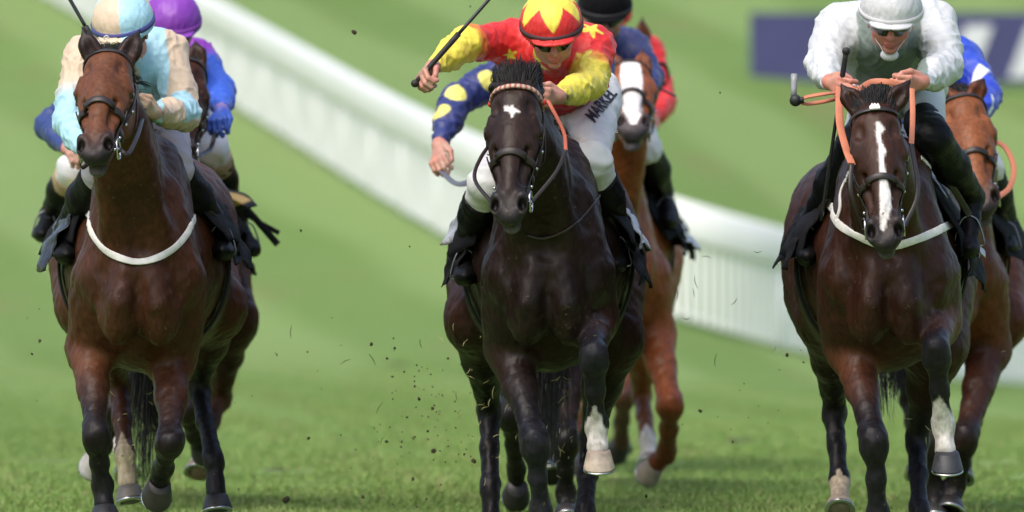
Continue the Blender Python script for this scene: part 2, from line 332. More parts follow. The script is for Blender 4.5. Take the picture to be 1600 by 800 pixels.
# ------------------------------------------------------------------ the setting: turf, running rail, hoarding
def ground_z(x, y):
    y = np.asarray(y, float); x = np.asarray(x, float); rt = sst(-.5, 5, x); t = np.maximum(y - 82 - 13 * rt, 0)
    z = (.075 + .03 * rt) * (np.sqrt(t * t + 36) - 6) * (1 - .25 * sst(160, 420, y)) - .7 * sst(50, 90, y) * sst(-1, 7, x) * (1 - sst(95, 120, y))
    return z + .012 * np.sin(x * .7 + y * .13) * sst(50, 80, y)
def build_ground():
    ys = np.r_[np.linspace(-60, 20, 12), np.linspace(22, 60, 60), np.linspace(61, 170, 150), np.linspace(175, 700, 50)]
    xs = np.r_[-400, -200, -100, -50, np.linspace(-25, 25, 60), 50, 100, 200, 400.]
    X, Y = np.meshgrid(xs, ys); Z = ground_z(X, Y); V = np.stack([X, Y, Z], -1).reshape(-1, 3); nx = len(xs)
    F = [(j * nx + i, j * nx + i + 1, (j + 1) * nx + i + 1, (j + 1) * nx + i) for j in range(len(ys) - 1) for i in range(nx - 1)]
    m = bpy.data.materials.new('turf'); m.use_nodes = True; n = m.node_tree.nodes; L = m.node_tree.links; b = n['Principled BSDF']
    b.inputs['Roughness'].default_value = .85; b.inputs['Specular IOR Level'].default_value = .2
    tc = n.new('ShaderNodeTexCoord')
    def noise(sc, stretch, det=5):
        mp = n.new('ShaderNodeMapping'); mp.inputs['Scale'].default_value = stretch; L.new(tc.outputs['Object'], mp.inputs[0])
        t = n.new('ShaderNodeTexNoise'); t.inputs['Scale'].default_value = sc; t.inputs['Detail'].default_value = det; L.new(mp.outputs[0], t.inputs[0]); return t.outputs[0]
    def ramp(src, stops):
        r = n.new('ShaderNodeValToRGB'); cr = r.color_ramp
        while len(cr.elements) < len(stops): cr.elements.new(.5)
        for e, (p, c) in zip(cr.elements, stops): e.position = p; e.color = (*c, 1)
        L.new(src, r.inputs[0]); return r.outputs[0]
    def mix(fac, a, b_, mode='MIX'):
        x = n.new('ShaderNodeMix'); x.data_type = 'RGBA'; x.blend_type = mode
        if isinstance(fac, (int, float)): x.inputs[0].default_value = fac
        else: L.new(fac, x.inputs[0])
        for s_, v in ((6, a), (7, b_)):
            if isinstance(v, tuple): x.inputs[s_].default_value = (*v, 1)
            else: L.new(v, x.inputs[s_])
        return x.outputs[2]
    big = ramp(noise(.25, (1, .22, 1), 3), [(.35, TURF[0]), (.65, TURF[1])])
    mid = noise(1.6, (1, .35, 1), 5); c = mix(ramp(mid, [(.45, (0, 0, 0)), (.7, (1, 1, 1))]), big, TURF[2])
    worn = ramp(noise(.9, (.8, .16, 1), 6), [(.53, (0, 0, 0)), (.72, (1, 1, 1))])
    c = mix(worn, c, TURF[3])
    scuff = ramp(noise(2.7, (1, .3, 1), 4), [(.70, (0, 0, 0)), (.80, (1, 1, 1))]); c = mix(scuff, c, (.055, .05, .02))
    # darker uncut strip along the running rail, mown stripes over the far slope
    w_ = n.new('ShaderNodeTexWave'); w_.inputs['Scale'].default_value = .11; w_.inputs['Distortion'].default_value = 1.2; w_.inputs['Detail'].default_value = 1
    mp = n.new('ShaderNodeMapping'); mp.inputs['Rotation'].default_value = (0, 0, math.radians(-8)); L.new(tc.outputs['Object'], mp.inputs[0]); L.new(mp.outputs[0], w_.inputs[0])
    c = mix(ramp(w_.outputs[1], [(.3, (0, 0, 0)), (.7, (.75, .75, .75))]), c, TURF[4])
    c = mix(.35, c, ramp(noise(45, (1, 1, 1), 3), [(.3, (.06, .11, .02)), (.7, (.18, .26, .06))]))
    L.new(c, b.inputs['Base Color'])
    bp = n.new('ShaderNodeBump'); bp.inputs['Distance'].default_value = .02; L.new(noise(60, (1, 1, 1), 4), bp.inputs['Height']); L.new(bp.outputs[0], b.inputs['Normal'])
    o = mk('ground', V, F, m); tag(o, kind='structure')
    return o
TURF = [(.120, .212, .045), (.160, .268, .070), (.145, .240, .060), (.175, .205, .07), (.230, .335, .115)]
build_ground()

def build_grass():
    "upright mown blades over the stretch of turf the camera sees sharply"
    r = np.random.RandomState(5); N = 320000
    y = 43.5 + 42 * r.rand(N) ** 1.45; x = (r.rand(N) - .5) * (y * .115 + 1.6); z = ground_z(x, y)
    clump = vnoise(np.stack([x * .9, y * .35, x * 0], 1), 3, 3); hgt = (.013 + .014 * r.rand(N)) * (1 + .8 * clump) * (1 - .85 * sst(50, 84, y)); hgt = np.clip(hgt, .005, .05)
    keep = vnoise(np.stack([x * .7 + 9, y * .3, x * 0], 1), 8, 3) > -.95; x, y, z, hgt, clump = [a[keep] for a in (x, y, z, hgt, clump)]; N = len(x)
    an = r.rand(N) * 6.28; wd = .0022 + .0018 * r.rand(N); lean = (r.rand(N, 2) - .5) * hgt[:, None] * 1.4
    dx, dy = np.cos(an) * wd, np.sin(an) * wd
    B0 = np.stack([x - dx, y - dy, z - .004], 1); B1 = np.stack([x + dx, y + dy, z - .004], 1)
    M0 = np.stack([x - dx * .8 + lean[:, 0] * .35, y - dy * .8 + lean[:, 1] * .35, z + hgt * .6], 1); M1 = np.stack([x + dx * .8 + lean[:, 0] * .35, y + dy * .8 + lean[:, 1] * .35, z + hgt * .6], 1)
    T0 = np.stack([x + lean[:, 0] - dx * .2, y + lean[:, 1], z + hgt], 1); T1 = np.stack([x + lean[:, 0] + dx * .2, y + lean[:, 1], z + hgt], 1)
    V = np.stack([B0, B1, M1, M0, T1, T0], 1).reshape(-1, 3); i = np.arange(N)[:, None] * 6
    F = np.vstack([i + [0, 1, 2, 3], i + [3, 2, 4, 5]])
    t = r.rand(N)[:, None]; c = lerp(A(.135, .225, .05), A(.21, .32, .082), t); yel = (sst(.1, .9, clump) * .6)[:, None]; c = lerp(c, A(.26, .29, .11), yel * r.rand(N)[:, None])
    dry = (r.rand(N) < .05)[:, None]; c = np.where(dry, A(.28, .24, .12), c)
    m = mat('grass_blade', vcol=True, rough=.6, spec=.3)
    o = mk('grass', V, F, m, cols=np.repeat(c, 6, axis=0), smooth=False); tag(o, 'short mown green turf grass on the gallop', 'grass', kind='stuff')
build_grass()

def rail_path():
    pts = []
    for px, py in [(2900, 540), (2500, 552), (2100, 562), (1850, 570), (1600, 578), (1420, 584), (1250, 582), (1060, 543), (900, 488), (800, 437), (690, 376), (600, 320), (525, 270), (450, 224), (375, 175), (250, 100), (100, 16), (-60, -66), (-260, -150)]:
        lo, hi = 60., 300.
        for _ in range(50):
            md = (lo + hi) / 2; q = P(px, py, md)
            if q[2] > ground_z(q[0], md): lo = md
            else: hi = md
        q = P(px, py, lo); q[2] = ground_z(q[0], lo); pts.append(q)
    pts = resample(pts, 420); k = 61; pad = np.vstack([2 * pts[0] - pts[k // 2:0:-1], pts, 2 * pts[-1] - pts[-2:-k // 2 - 1:-1]])
    for c in (0, 1):
        cs = np.cumsum(np.r_[0, pad[:, c]]); sm = (cs[k:] - cs[:-k]) / k; pts[:, c] = sm[:len(pts)]
    pts[:, 2] = ground_z(pts[:, 0], pts[:, 1]); return pts
def build_rail():
    path = rail_path(); path = path[np.argsort(path[:, 0])]
    root = thing('running_rail', 'long curving white plastic running rail with upright slats climbing the slope behind the horses', 'fence', path[200])
    wm = mat('rail_plastic', (.80, .81, .80), rough=.35, noise=.04, noise_scale=3)
    s = np.r_[0, np.cumsum(np.linalg.norm(np.diff(path[:, :2], axis=0), axis=1))]; tot = s[-1]
    at = lambda u: A(*[np.interp(u, s, path[:, i]) for i in range(3)])
    H = 1.06
    mb = MB(); prof = [(.00, .34), (.045, .33), (.065, .30), (.07, .16), (.065, .03), (.045, .0), (-.045, .0), (-.065, .03), (-.07, .16), (-.065, .30), (-.045, .33)]
    pts = path.copy(); T = nrm(np.gradient(pts, axis=0)); K = len(prof); V = []; F = []
    for p, t in zip(pts, T):
        nn = nrm(A(t[1], -t[0], 0))
        for a, b in prof: V.append(A(p[0], p[1], ground_z(p[0], p[1]) + H - .34 + b) + nn * a * .8)
    for i in range(len(pts) - 1):
        for k in range(K): F.append((i * K + k, i * K + (k + 1) % K, (i + 1) * K + (k + 1) % K, (i + 1) * K + k))
    mb.add(V, F); mb.build('rail', wm, root)
    u = .4; step = 2.4
    while u < tot - step:
        c = at(u); tn = nrm(at(u + .05) - at(u)); b = MB(); z0 = float(ground_z(c[0], c[1]))
        tube(b, [c * A(1, 1, 0) + A(0, 0, z0 - .02), c * A(1, 1, 0) + A(0, 0, z0 + H - .26)], .022, n=2, seg=8); b.build('post', wm, root)
        b = MB(); m = 0
        v = u + .04
        while v < u + step - .001:
            q = at(v); t = nrm(at(v + .02) - q); t[2] = 0; nn = A(t[1], -t[0], 0); zz = float(ground_z(q[0], q[1])); vs = []
            for (a, bb, hh) in [(-.027, -.006, .05), (.027, -.006, .05), (.027, .006, .05), (-.027, .006, .05)]: vs.append(A(q[0], q[1], zz + .05) + t * a + nn * bb)
            for (a, bb) in [(-.027, -.006), (.027, -.006), (.027, .006), (-.027, .006)]: vs.append(A(q[0], q[1], zz + H - .29) + t * a + nn * bb)
            b.add(vs, [(0, 1, 2, 3), (4, 7, 6, 5), (0, 4, 5, 1), (1, 5, 6, 2), (2, 6, 7, 3), (3, 7, 4, 0)]); v += .08
        for hh in (.1,):
            tube(b, [at(u + .04 + k * (step - .08) / 4) * A(1, 1, 0) + A(0, 0, float(ground_z(*at(u + .04 + k * (step - .08) / 4)[:2])) + hh) for k in range(5)], .012, seg=5)
        b.build('slat_panel', wm, root, smooth=False); u += step
build_rail()

def build_board():
    lo, hi = 60., 300.
    for _ in range(50):
        d = (lo + hi) / 2; q = P(1300, 132, d)
        if q[2] > ground_z(q[0], d): lo = d
        else: hi = d
    x0 = P(1172, 0, d)[0]; x1 = P(1172, 0, d)[0] + 7.6; g = float(ground_z(x0 + 1, d)); z0 = g + .02; z1 = P(0, 20, d)[2]
    root = thing('advertising_board', 'long navy advertising hoarding with big white slanted letters on the slope at the right', 'hoarding', (x0, d, g))
    nm = mat('hoarding_navy', (.050, .052, .15), rough=.5, noise=.1, noise_scale=2); wm = mat('hoarding_white', (.62, .64, .66), rough=.5, noise=.05)
    def box(a, b):
        x, y, z = zip(a, b); vs = [(x[i], y[j], z[k]) for k in (0, 1) for j in (0, 1) for i in (0, 1)]
        return vs, [(0, 1, 3, 2), (4, 6, 7, 5), (0, 4, 5, 1), (1, 5, 7, 3), (3, 7, 6, 2), (2, 6, 4, 0)]
    m = MB(); m.add(*box((x0, d, z0), (x1, d + .05, z1))); m.build('board_panel', nm, root, smooth=False)
    for i in range(5):
        m = MB(); xx = x0 + .3 + i * 1.7; m.add(*box((xx, d + .053, g - .1), (xx + .08, d + .13, z1 - .05))); m.build('support', nm, root, smooth=False)
    def bar(xa, za, xb, zb, wd):
        xa, xb = x0 + xa, x0 + xb; h = wd / 2; za += z0; zb += z0
        f = [(xa - h, d - .012, za), (xa + h, d - .012, za), (xb + h, d - .012, zb), (xb - h, d - .012, zb)]; bk = [(p[0], d - .001, p[2]) for p in f]
        m = MB(); m.add(f + bk, [(0, 3, 2, 1)[::-1], (4, 5, 6, 7)[::-1], (0, 1, 5, 4), (1, 2, 6, 5), (2, 3, 7, 6), (3, 0, 4, 7)]); m.build('letter_stroke', wm, root, smooth=False)
    Hh = z1 - z0
    for xo in (2.35, 3.05, 3.75):                      # tall slanting strokes as the blurred hoarding shows
        bar(xo, .08 * Hh, xo + .22, .82 * Hh, .30)
    for xo in (4.55, 5.3, 6.0): bar(xo, .1 * Hh, xo + .18, .8 * Hh, .24); bar(xo + .3, .1 * Hh, xo + .12, .8 * Hh, .14)
build_board()
# ------------------------------------------------------------------ horses
def rotz(a): c, s = math.cos(a), math.sin(a); return np.array([[c, -s, 0], [s, c, 0], [0, 0, 1.]])
BLK = (.010, .009, .010)
class Horse: pass
def build_horse(S):
    """S: dict with d (chest depth), x0 (px of the trunk centre), yaw, colours, head, legs in photo pixels with a depth offset"""
    H = Horse(); d = S['d']; O = P(S['x0'], 0, d); O[2] = 0; Rz = rotz(S.get('yaw', 0)); base = O + A(0, .9, 0)
    zs = S.get('zs', 0)
    def T(x, y, z): return O + Rz @ A(x, y, 0) + A(0, 0, z + zs)
    Rt = np.eye(3) @ Rz.T
    H.T = T; H.O = O
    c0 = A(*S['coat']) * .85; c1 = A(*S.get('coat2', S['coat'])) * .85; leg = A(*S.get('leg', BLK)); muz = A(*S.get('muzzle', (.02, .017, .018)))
    root = thing(S.get('name', 'racehorse'), S['label'], 'horse', base, S.get('group')); H.root = root
    s = SDF(); H.s = s; ax = Rz @ A(1, 0, 0)
    E = lambda p, r, col=c0, k=.08, tilt=0, op='+': s.ell(T(*p), r, (np.array([[1, 0, 0], [0, math.cos(tilt), math.sin(tilt)], [0, -math.sin(tilt), math.cos(tilt)]]) @ Rz.T), k, col, op)
    sx = S.get('sx', 1.0); cw = S.get('chw', 1.0)
    # trunk
    E((0, 1.05, 1.035), (.315 * sx, .66, .36), c0, .02)
    E((0, 1.35, .95), (.29, .5, .29), c0, .1)
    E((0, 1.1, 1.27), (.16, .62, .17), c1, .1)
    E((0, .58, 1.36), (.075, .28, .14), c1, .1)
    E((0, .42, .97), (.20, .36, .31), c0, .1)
    for q in (-1, 1):
        E((q * .128 * cw, .30, 1.0), (.098 * cw, .20, .29), c0, .07, .25)          # shoulder
        E((q * .165 * cw, .36, .86), (.068 * cw, .15, .15), c0, .06, .5)           # triceps
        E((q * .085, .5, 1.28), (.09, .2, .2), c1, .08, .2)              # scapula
        E((q * .076, .07, .885), (.083, .10, .140), c0, .035)            # pectoral
        E((q * .170 * cw, .14, .98), (.048, .065, .085), c0, .05)             # point of the shoulder
        s.cone(T(q * .16, .16, 1.02), T(q * .10, .20, 1.30), .045, .05, .05, c0)   # brachiocephalic
        s.cone(T(q * .045, .02, 1.03), T(q * .07, .0, .90), .03, .035, .04, c0)
        E((q * .155, -.005, .90), (.022, .05, .11), None, .06, 0, '-')
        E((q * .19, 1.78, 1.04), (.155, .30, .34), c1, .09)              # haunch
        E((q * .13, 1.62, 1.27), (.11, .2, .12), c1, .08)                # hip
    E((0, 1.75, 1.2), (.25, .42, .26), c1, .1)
    E((0, .13, 1.08), (.10, .12, .17), c0, .08)                          # breast
    E((0, -.02, 1.15), (.028, .05, .07), None, .08, 0, '-')              # hollow at the base of the neck
    s.cone(T(0, -.045, .98), T(0, -.035, .80), .007, .010, .045, op='-')
    s.cone(T(0, .30, .80), T(0, .75, .80), .10, .13, .1, c0)
    # head frame
    hd = S['head']; poll = P(hd['poll'][0], hd['poll'][1], d + hd['poll'][2]); mz = P(hd['muz'][0], hd['muz'][1], d + hd['muz'][2])
    u = nrm(mz - poll); roll = hd.get('roll', 0); wv = nrm(np.cross(u, nrm(A(0, -1, .8)))); 
    wv = nrm(A(1, hd.get('turn', 0), 0) - u * (u @ A(1, hd.get('turn', 0), 0))); wv = nrm(wv * math.cos(roll) + np.cross(u, wv) * math.sin(roll))
    v = nrm(np.cross(wv, u)); v = v if v[1] < 0 else -v                    # forehead normal, towards the camera
    Lh = np.linalg.norm(mz - poll); k_ = Lh / .60 * hd.get('hs', 1.0); H.u, H.v, H.w, H.poll, H.k = u, v, wv, poll, k_
    h = lambda a, b, c: poll + k_ * (u * a + v * b + wv * c)              # (along, out of the forehead, lateral)
    H.h = h; HR = np.stack([wv, u, v])
    # neck: lofted round cones
    nb = T(0, .50, 1.22); thr = h(.10, -.14, 0); crest = h(.02, -.10, 0)
    mid = lerp(T(0, .36, 1.27), thr, .5) + A(*S.get('neckbend', (0, 0, 0)))
    nw = S.get('neckw', 1.0); s.cone(T(0, .42, 1.16), mid, .225, .150, .09, c0, flat=(ax, .70 * nw))
    s.cone(mid, h(.07, -.11, 0), .150, .100, .06, c0, flat=(wv, .74 * nw))
    cm = lerp(T(0, .6, 1.42), crest, .5) + A(0, 0, .05)
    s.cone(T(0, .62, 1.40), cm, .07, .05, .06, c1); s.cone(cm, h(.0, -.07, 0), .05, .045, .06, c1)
    for q in (-1, 1):   # neck strap muscles down into the breast
        s.cone(lerp(mid, thr, .6) + ax * .05 * q, T(q * .075, .13, 1.05), .045, .06, .06, c0)
    fc = A(*S.get('face', S['coat']))
    # head
    s.ell(h(.11, -.055, 0), (.088 * k_, .13 * k_, .095 * k_), HR, .03, fc)
    s.cone(h(.09, -.005, 0), h(.27, -.005, 0), .078 * k_, .070 * k_, .03, fc, flat=(v, .8))
    s.cone(h(.22, -.02, 0), h(.50, -.028, 0), .078 * k_, .047 * k_, .04, fc)
    s.cone(h(.24, .028, 0), h(.47, .006, 0), .034 * k_, .025 * k_, .03, fc)          # nasal bone
    for q in (-1, 1):
        s.ell(h(.20, -.115, q * .058), (.034 * k_, .115 * k_, .085 * k_), HR, .03, fc)   # jowl
        s.cone(h(.30, -.115, q * .032), h(.52, -.075, q * .02), .035 * k_, .022 * k_, .03, fc)
        s.cone(h(.165, .016, q * .070), h(.215, -.004, q * .088), .021 * k_, .019 * k_, .025, fc)   # brow ridge
        s.cone(h(.25, -.02, q * .079), h(.37, -.028, q * .056), .013 * k_, .009 * k_, .02, fc)     # facial crest
        s.ell(h(.135, .034, q * .062), (.016 * k_, .03 * k_, .015 * k_), HR, .02, None, '-')       # hollow above the eye
        s.ell(h(.213, -.022, q * .106), (.020 * k_, .028 * k_, .020 * k_), HR, .012, None, '-')    # eye socket
        s.ell(h(.203, -.010, q * .100), (.012 * k_, .030 * k_, .008 * k_), HR, .008, lerp(fc, A(*BLK), .55))    # upper lid
        s.ell(h(.228, -.036, q * .097), (.010 * k_, .026 * k_, .007 * k_), HR, .008, lerp(fc, A(*BLK), .55))
        s.cone(h(.30, .012, q * .048), h(.42, .0, q * .036), .008, .010, .03, op='-')
        # nostril
        s.ell(h(.525, -.006, q * .040), (.030 * k_, .044 * k_, .030 * k_), HR, .02, muz)
        s.ell(h(.500, .012, q * .046), (.020 * k_, .022 * k_, .02 * k_), HR, .015, muz)
        s.ell(h(.538, .010, q * .048), (.015 * k_, .026 * k_, .026 * k_), HR, .008, None, '-')
    s.ell(h(.555, -.030, 0), (.046 * k_, .040 * k_, .040 * k_), HR, .025, muz)      # upper lip
    s.ell(h(.572, -.012, 0), (.034 * k_, .022 * k_, .020 * k_), HR, .015, muz)
    s.ell(h(.553, -.082, 0), (.034 * k_, .040 * k_, .026 * k_), HR, .012, muz)      # chin
    s.cone(h(.585, -.058, -.035), h(.585, -.058, .035), .006, .006, .008, op='-')   # mouth
    for q in (-1, 1): s.cone(h(.585, -.058, q * .035), h(.50, -.062, q * .052), .005, .004, .008, op='-')
    # ears
    ears = hd.get('ears')
    for q, e in zip((-1, 1), ears):
        tip = P(e[0], e[1], d + e[2]); b0 = h(-.005, -.035, q * .055); dr = nrm(tip - b0); Le = np.linalg.norm(tip - b0)
        fwd = A(0, -1, 0) if e[2] < .1 else v; fr = nrm(fwd - dr * (fwd @ dr)); sd_ = np.cross(dr, fr); RE = np.stack([sd_, dr, fr])
        ec = lerp(c0, A(*BLK), S.get('eardark', .3))
        s.cone(b0, lerp(b0, tip, .42), .034, .038, .03, ec, flat=(fr, .75)); s.cone(lerp(b0, tip, .42), lerp(b0, tip, .97), .037, .006, .02, ec, flat=(fr, .7))
        s.cone(lerp(b0, tip, .22) + fr * .030, lerp(b0, tip, .82) + fr * .024, .022, .006, .012, op='-')
    # legs
    H.feet = []; socks = []
    for L_ in S['legs']:
        pts = [P(a[0], a[1], d + a[2]) for a in L_['p']]; hind = L_.get('hind', False)
        lc = A(*L_.get('col', leg)); sock = L_.get('sock'); mixc = lerp(c0, lc, L_.get('dark', .5)); ls = L_.get('s', 1.0)
        if not hind:
            sh, el, kn, ft, hf = pts
            s.cone(sh, el, .098, .080, .07, c0)
            m1 = lerp(el, kn, .45); s.cone(el, m1, .074 * ls, .055 * ls, .05, L_.get('fore', c0)); s.cone(m1, kn, .053 * ls, .038 * ls, .03, mixc)
            s.cone(lerp(el, kn, .05) + A(.022, 0, 0), lerp(el, kn, .6) + A(.012, 0, 0), .045 * ls, .026, .03, L_.get('fore', c0)); s.cone(lerp(el, kn, .1) + A(-.026, -.01, 0), lerp(el, kn, .55) + A(-.012, 0, 0), .038 * ls, .026, .03, L_.get('fore', c0))
            dk = nrm(ft - kn); du = nrm(kn - el); s.ell(kn, (.045 * ls, .043 * ls, .056 * ls), frame(dk), .03, lc); 
            s.ell(kn + dk * .035, (.041 * ls, .038 * ls, .035), frame(dk), .03, lc); s.ell(kn - du * .045, (.043 * ls, .040 * ls, .035), frame(du), .03, lc); s.ell(kn + A(0, .03, .01), (.022, .03, .04), None, .02, lc)
        else:
            sh, el, kn, ft, hf = pts       # hip, stifle, hock, fetlock, hoof
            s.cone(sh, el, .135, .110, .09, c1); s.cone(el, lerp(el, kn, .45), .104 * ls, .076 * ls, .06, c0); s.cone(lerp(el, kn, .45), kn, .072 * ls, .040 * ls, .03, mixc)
            dk = nrm(ft - kn); s.ell(kn, (.043 * ls, .052 * ls, .058 * ls), frame(dk), .02, lc)
            hp = kn + A(0, .055, .035); s.cone(hp, kn, .022, .036, .02, lc); s.cone(hp, lerp(el, kn, .5) + A(0, .03, 0), .012, .02, .02, mixc)
        r = .0305 * ls if not hind else .032 * ls
        sc = A(.62, .58, .53)
        top = sock if sock else 9
        a0 = lerp(kn, ft, .12); a1 = lerp(kn, ft, .5); a2 = lerp(kn, ft, .9)
        s.cone(a0, a1, r * 1.2, r, .035, lc); s.cone(a1, a2, r, r * 1.1, .03, lc)
        bk = nrm(A(0, 1, 0) - dk * dk[1]); s.cone(a0 + bk * .022, a2 + bk * .022, .018, .018, .02, lc)   # tendons
        s.ell(ft, (.037 * ls, .040 * ls, .046 * ls), frame(dk), .03, lc); s.ell(ft + bk * .02, (.03, .028, .034), frame(dk), .02, lc)
        pd = nrm(hf - ft); pl = np.linalg.norm(hf - ft); s.cone(ft, ft + pd * max(pl - .07, .02), .027 * ls, .038 * ls, .022, lc)
        if sock: socks.append((kn, ft, hf, sock, A(*L_.get('sockcol', (.60, .56, .51)))))
        H.feet.append((ft, hf, pd, L_))
    V, F = s.mesh(S.get('res', .008)); C = s.colors(V, .014)
    # fine relief: muscle ripple and veins
    N = s.fnorm(V, F); ridge = np.clip(1 - np.abs(vnoise(V * A(3.4, 3.4, 2.4) + S.get('seed', 4), 41, 2)) * 7, 0, 1) ** 2; limb = sst(1.42, 1.2, V[:, 2])
    face_ = sst(.75, .35, np.linalg.norm(V - lerp(poll, mz, .5), axis=1) * 2); relief = .0030 * vnoise(V * 5, 3, 3) + .0022 * vnoise(V * 13, 19, 2) + .0020 * ridge * limb * (vnoise(V * 1.7, 6, 2) > -.1)
    V = V + N * (relief * (1 - .6 * face_))[:, None]
    # coat patches
    ptch = vnoise(V * 2.2, 21, 3); C = C * (1 + .22 * ptch)[:, None]
    lowz = sst(S.get('darklow', (1.0, .6))[0], S.get('darklow', (1.0, .6))[1], V[:, 2] - 0)[:, None]
    for kn, ft, hf, t0, scol in socks:
        ab = ft - kn; t = (V - kn) @ ab / (ab @ ab); near = (np.linalg.norm(V - kn - np.clip(t, 0, 1)[:, None] * ab, axis=1) < .085) | (np.linalg.norm(V - lerp(ft, hf, .5), axis=1) < .11)
        axp = kn + np.clip(t, 0, 1)[:, None] * ab; edge = t0 + .03 * vnoise(V * 14, 8, 2) + 8 * np.abs(V[:, 0] - axp[:, 0] + .004) * (t < 1); dirt = (sst(.1, .5, vnoise(V * 10, 44, 3)) * .35)[:, None]
        C = lerp(C, lerp(scol, A(.16, .14, .09), dirt), (sst(edge, edge + .05, t) * near)[:, None])
    # white face marks: list of polylines (a, c, halfwidth) in head coordinates
    loc = (V - poll) / k_; la, lb, lc_ = loc @ u, loc @ v, loc @ wv; onface = (lb > -.03) & (la > -.05) & (la < .62)
    for mk_ in hd.get('marks', []):
        dm = np.full(len(V), 9.)
        for (a0, cc0, w0), (a1, cc1, w1) in zip(mk_[:-1], mk_[1:]):
            ab = A(a1 - a0, cc1 - cc0); q = np.stack([la - a0, lc_ - cc0], 1); t = np.clip(q @ ab / (ab @ ab), 0, 1); dm = np.minimum(dm, np.linalg.norm(q - t[:, None] * ab, axis=1) - lerp(w0, w1, t))
        dm += .0022 * vnoise(V * 16, 5, 2); wgt = (sst(.0035, -.0035, dm) * onface)[:, None]; C = lerp(C, A(.74, .70, .67) if not hd.get('markcol') else A(*hd['markcol']), wgt)
    # grey whiskery chin edge
    ch = (sst(.55, .60, la) * sst(.68, .64, la) * sst(-.04, -.09, lb) * sst(-.22, -.18, lb) * .35)[:, None] * (np.abs(lc_) < .08)[:, None]; C = lerp(C, A(.2, .19, .19), ch)
    # nostril insides
    for q in (-1, 1):
        dn = np.linalg.norm((V - h(.536, .0, q * .048)) / k_, axis=1); C = lerp(C, A(.006, .004, .004), sst(.026, .014, dn)[:, None])
    for q, e in zip((-1, 1), ears):
        tip = P(e[0], e[1], d + e[2]); b0 = h(-.005, -.035, q * .055); dd = np.linalg.norm(V - lerp(b0, tip, .92), axis=1); C = lerp(C, A(*BLK), sst(.05, .01, dd)[:, None] * .7)
    H.body = mk('body', V, F, M['coat'], root, np.clip(C, .003, 1))
    if len(V) >= 400000: pass
    for q in (-1, 1):
        e = MB(); blob(e, h(.214, -.024, q * .088), (.020 * k_, .022 * k_, .022 * k_), HR, 14, 10); e.build('eye', M['eye'], root)
    # hooves
    for ft, hf, pd, L_ in H.feet:
        toe = A(*L_.get('toe', (0, -1, -.1))); dn = A(*L_['sole']) if 'sole' in L_ else pd; dn = nrm(dn); toe = nrm(toe - dn * (toe @ dn)); sd_ = np.cross(dn, toe)
        topc = hf - dn * .058; m = MB(); rows = [(0, .040, .044, -.004), (.006, .044, .049, -.002), (.030, .050, .058, .008), (.056, .057, .067, .018), (.062, .057, .067, .020)]; Vh = []; K = 20; Fh = []; Ch = []
        hc = A(*L_.get('hoofc', (.018, .016, .016)))
        for (t, rs, rf, sh) in rows:
            for k in range(K):
                an = 2 * math.pi * k / K; cx = math.cos(an); Vh.append(topc + dn * t + sd_ * rs * math.sin(an) * 1.0 + toe * (rf * cx * (1 if cx > 0 else .8) + sh)); Ch.append(hc * (1 - .25 * (t < .012)))
        for i in range(len(rows) - 1):
            for k in range(K): Fh.append((i * K + k, i * K + (k + 1) % K, (i + 1) * K + (k + 1) % K, (i + 1) * K + k))
        Fh.append(tuple(range(K))[::-1]); n0 = len(Vh); Vh.append(topc + dn * .057 + toe * .01); Ch.append(hc * .6)
        for k in range(K): Fh.append(((len(rows) - 1) * K + k, (len(rows) - 1) * K + (k + 1) % K, n0))
        m.add(Vh, Fh, np.array(Ch)); hoof = m.build('hoof', M['hoof'], root)
        m = MB(); Vs = []; Fs = []; K = 16
        for k in range(K):
            an = -2.3 + 4.6 * k / (K - 1)
            for (rr, tt) in ((.70, .063), (1.02, .063), (1.02, .070), (.70, .070)): Vs.append(topc + dn * tt + sd_ * .057 * rr * math.sin(an) + toe * (.067 * rr * math.cos(an) * (1 if math.cos(an) > 0 else .8) + .020))
        for k in range(K - 1):
            for j in range(4): Fs.append((k * 4 + j, k * 4 + (j + 1) % 4, (k + 1) * 4 + (j + 1) % 4, (k + 1) * 4 + j))
        m.add(Vs, Fs); m.build('horseshoe', M['steel'], hoof)
    # hair
    r = np.random.RandomState(S.get('seed', 4)); m = MB(); fk = hd.get('forelock', 'down')
    n_ = 1500; rt = []; tp = []; md = []
    for i in range(n_):
        lx = r.uniform(-1, 1); lk = np.random.RandomState(int((lx + 1) * 9) + S.get('seed', 4)); a = h(r.uniform(-.035, .03), -.03 + r.uniform(-.045, .025), lx * .062); b1 = lk.normal(size=3)
        if fk == 'up': e_ = A(lx * .030 + b1[0] * .010, .10 + .04 * r.rand(), .022 + .020 * (1 - lx * lx) + b1[2] * .006 + r.uniform(-.02, .004)); mm = A(lx * .012, -.025, .046 + .022 * (1 - lx * lx) + r.uniform(-.03, .0))
        elif fk == 'side': e_ = A(-.03 + b1[0] * .03, .06, .018 + b1[2] * .008); mm = A(-.005, -.005, .016)
        else: e_ = A(b1[0] * .02, .05, .01); mm = A(0, 0, .01)
        rt.append(a); tp.append(a + e_ + r.normal(size=3) * .005); md.append(mm)
    rt, tp, md = np.array(rt), np.array(tp), np.array(md); fs = hd.get('fscale', 1.0); tp = rt + (tp - rt) * fs
    mm_ = MB(); blob(mm_, h(-.01, -.07, 0) + A(0, .03, .022 * fs), A(.050, .06, .046 * fs if fk == 'up' else .022), None, 24, 14); bv = np.array(mm_.V); bv = bv + nrm(bv - bv.mean(0)) * (vnoise(bv * 30, 3, 3) * .005)[:, None]; mm_.V = list(bv)
    hairs('forelock', rt, (rt + tp) / 2 + md * fs, tp, .0014, .0004, 7, M['hair'], root, mm_)
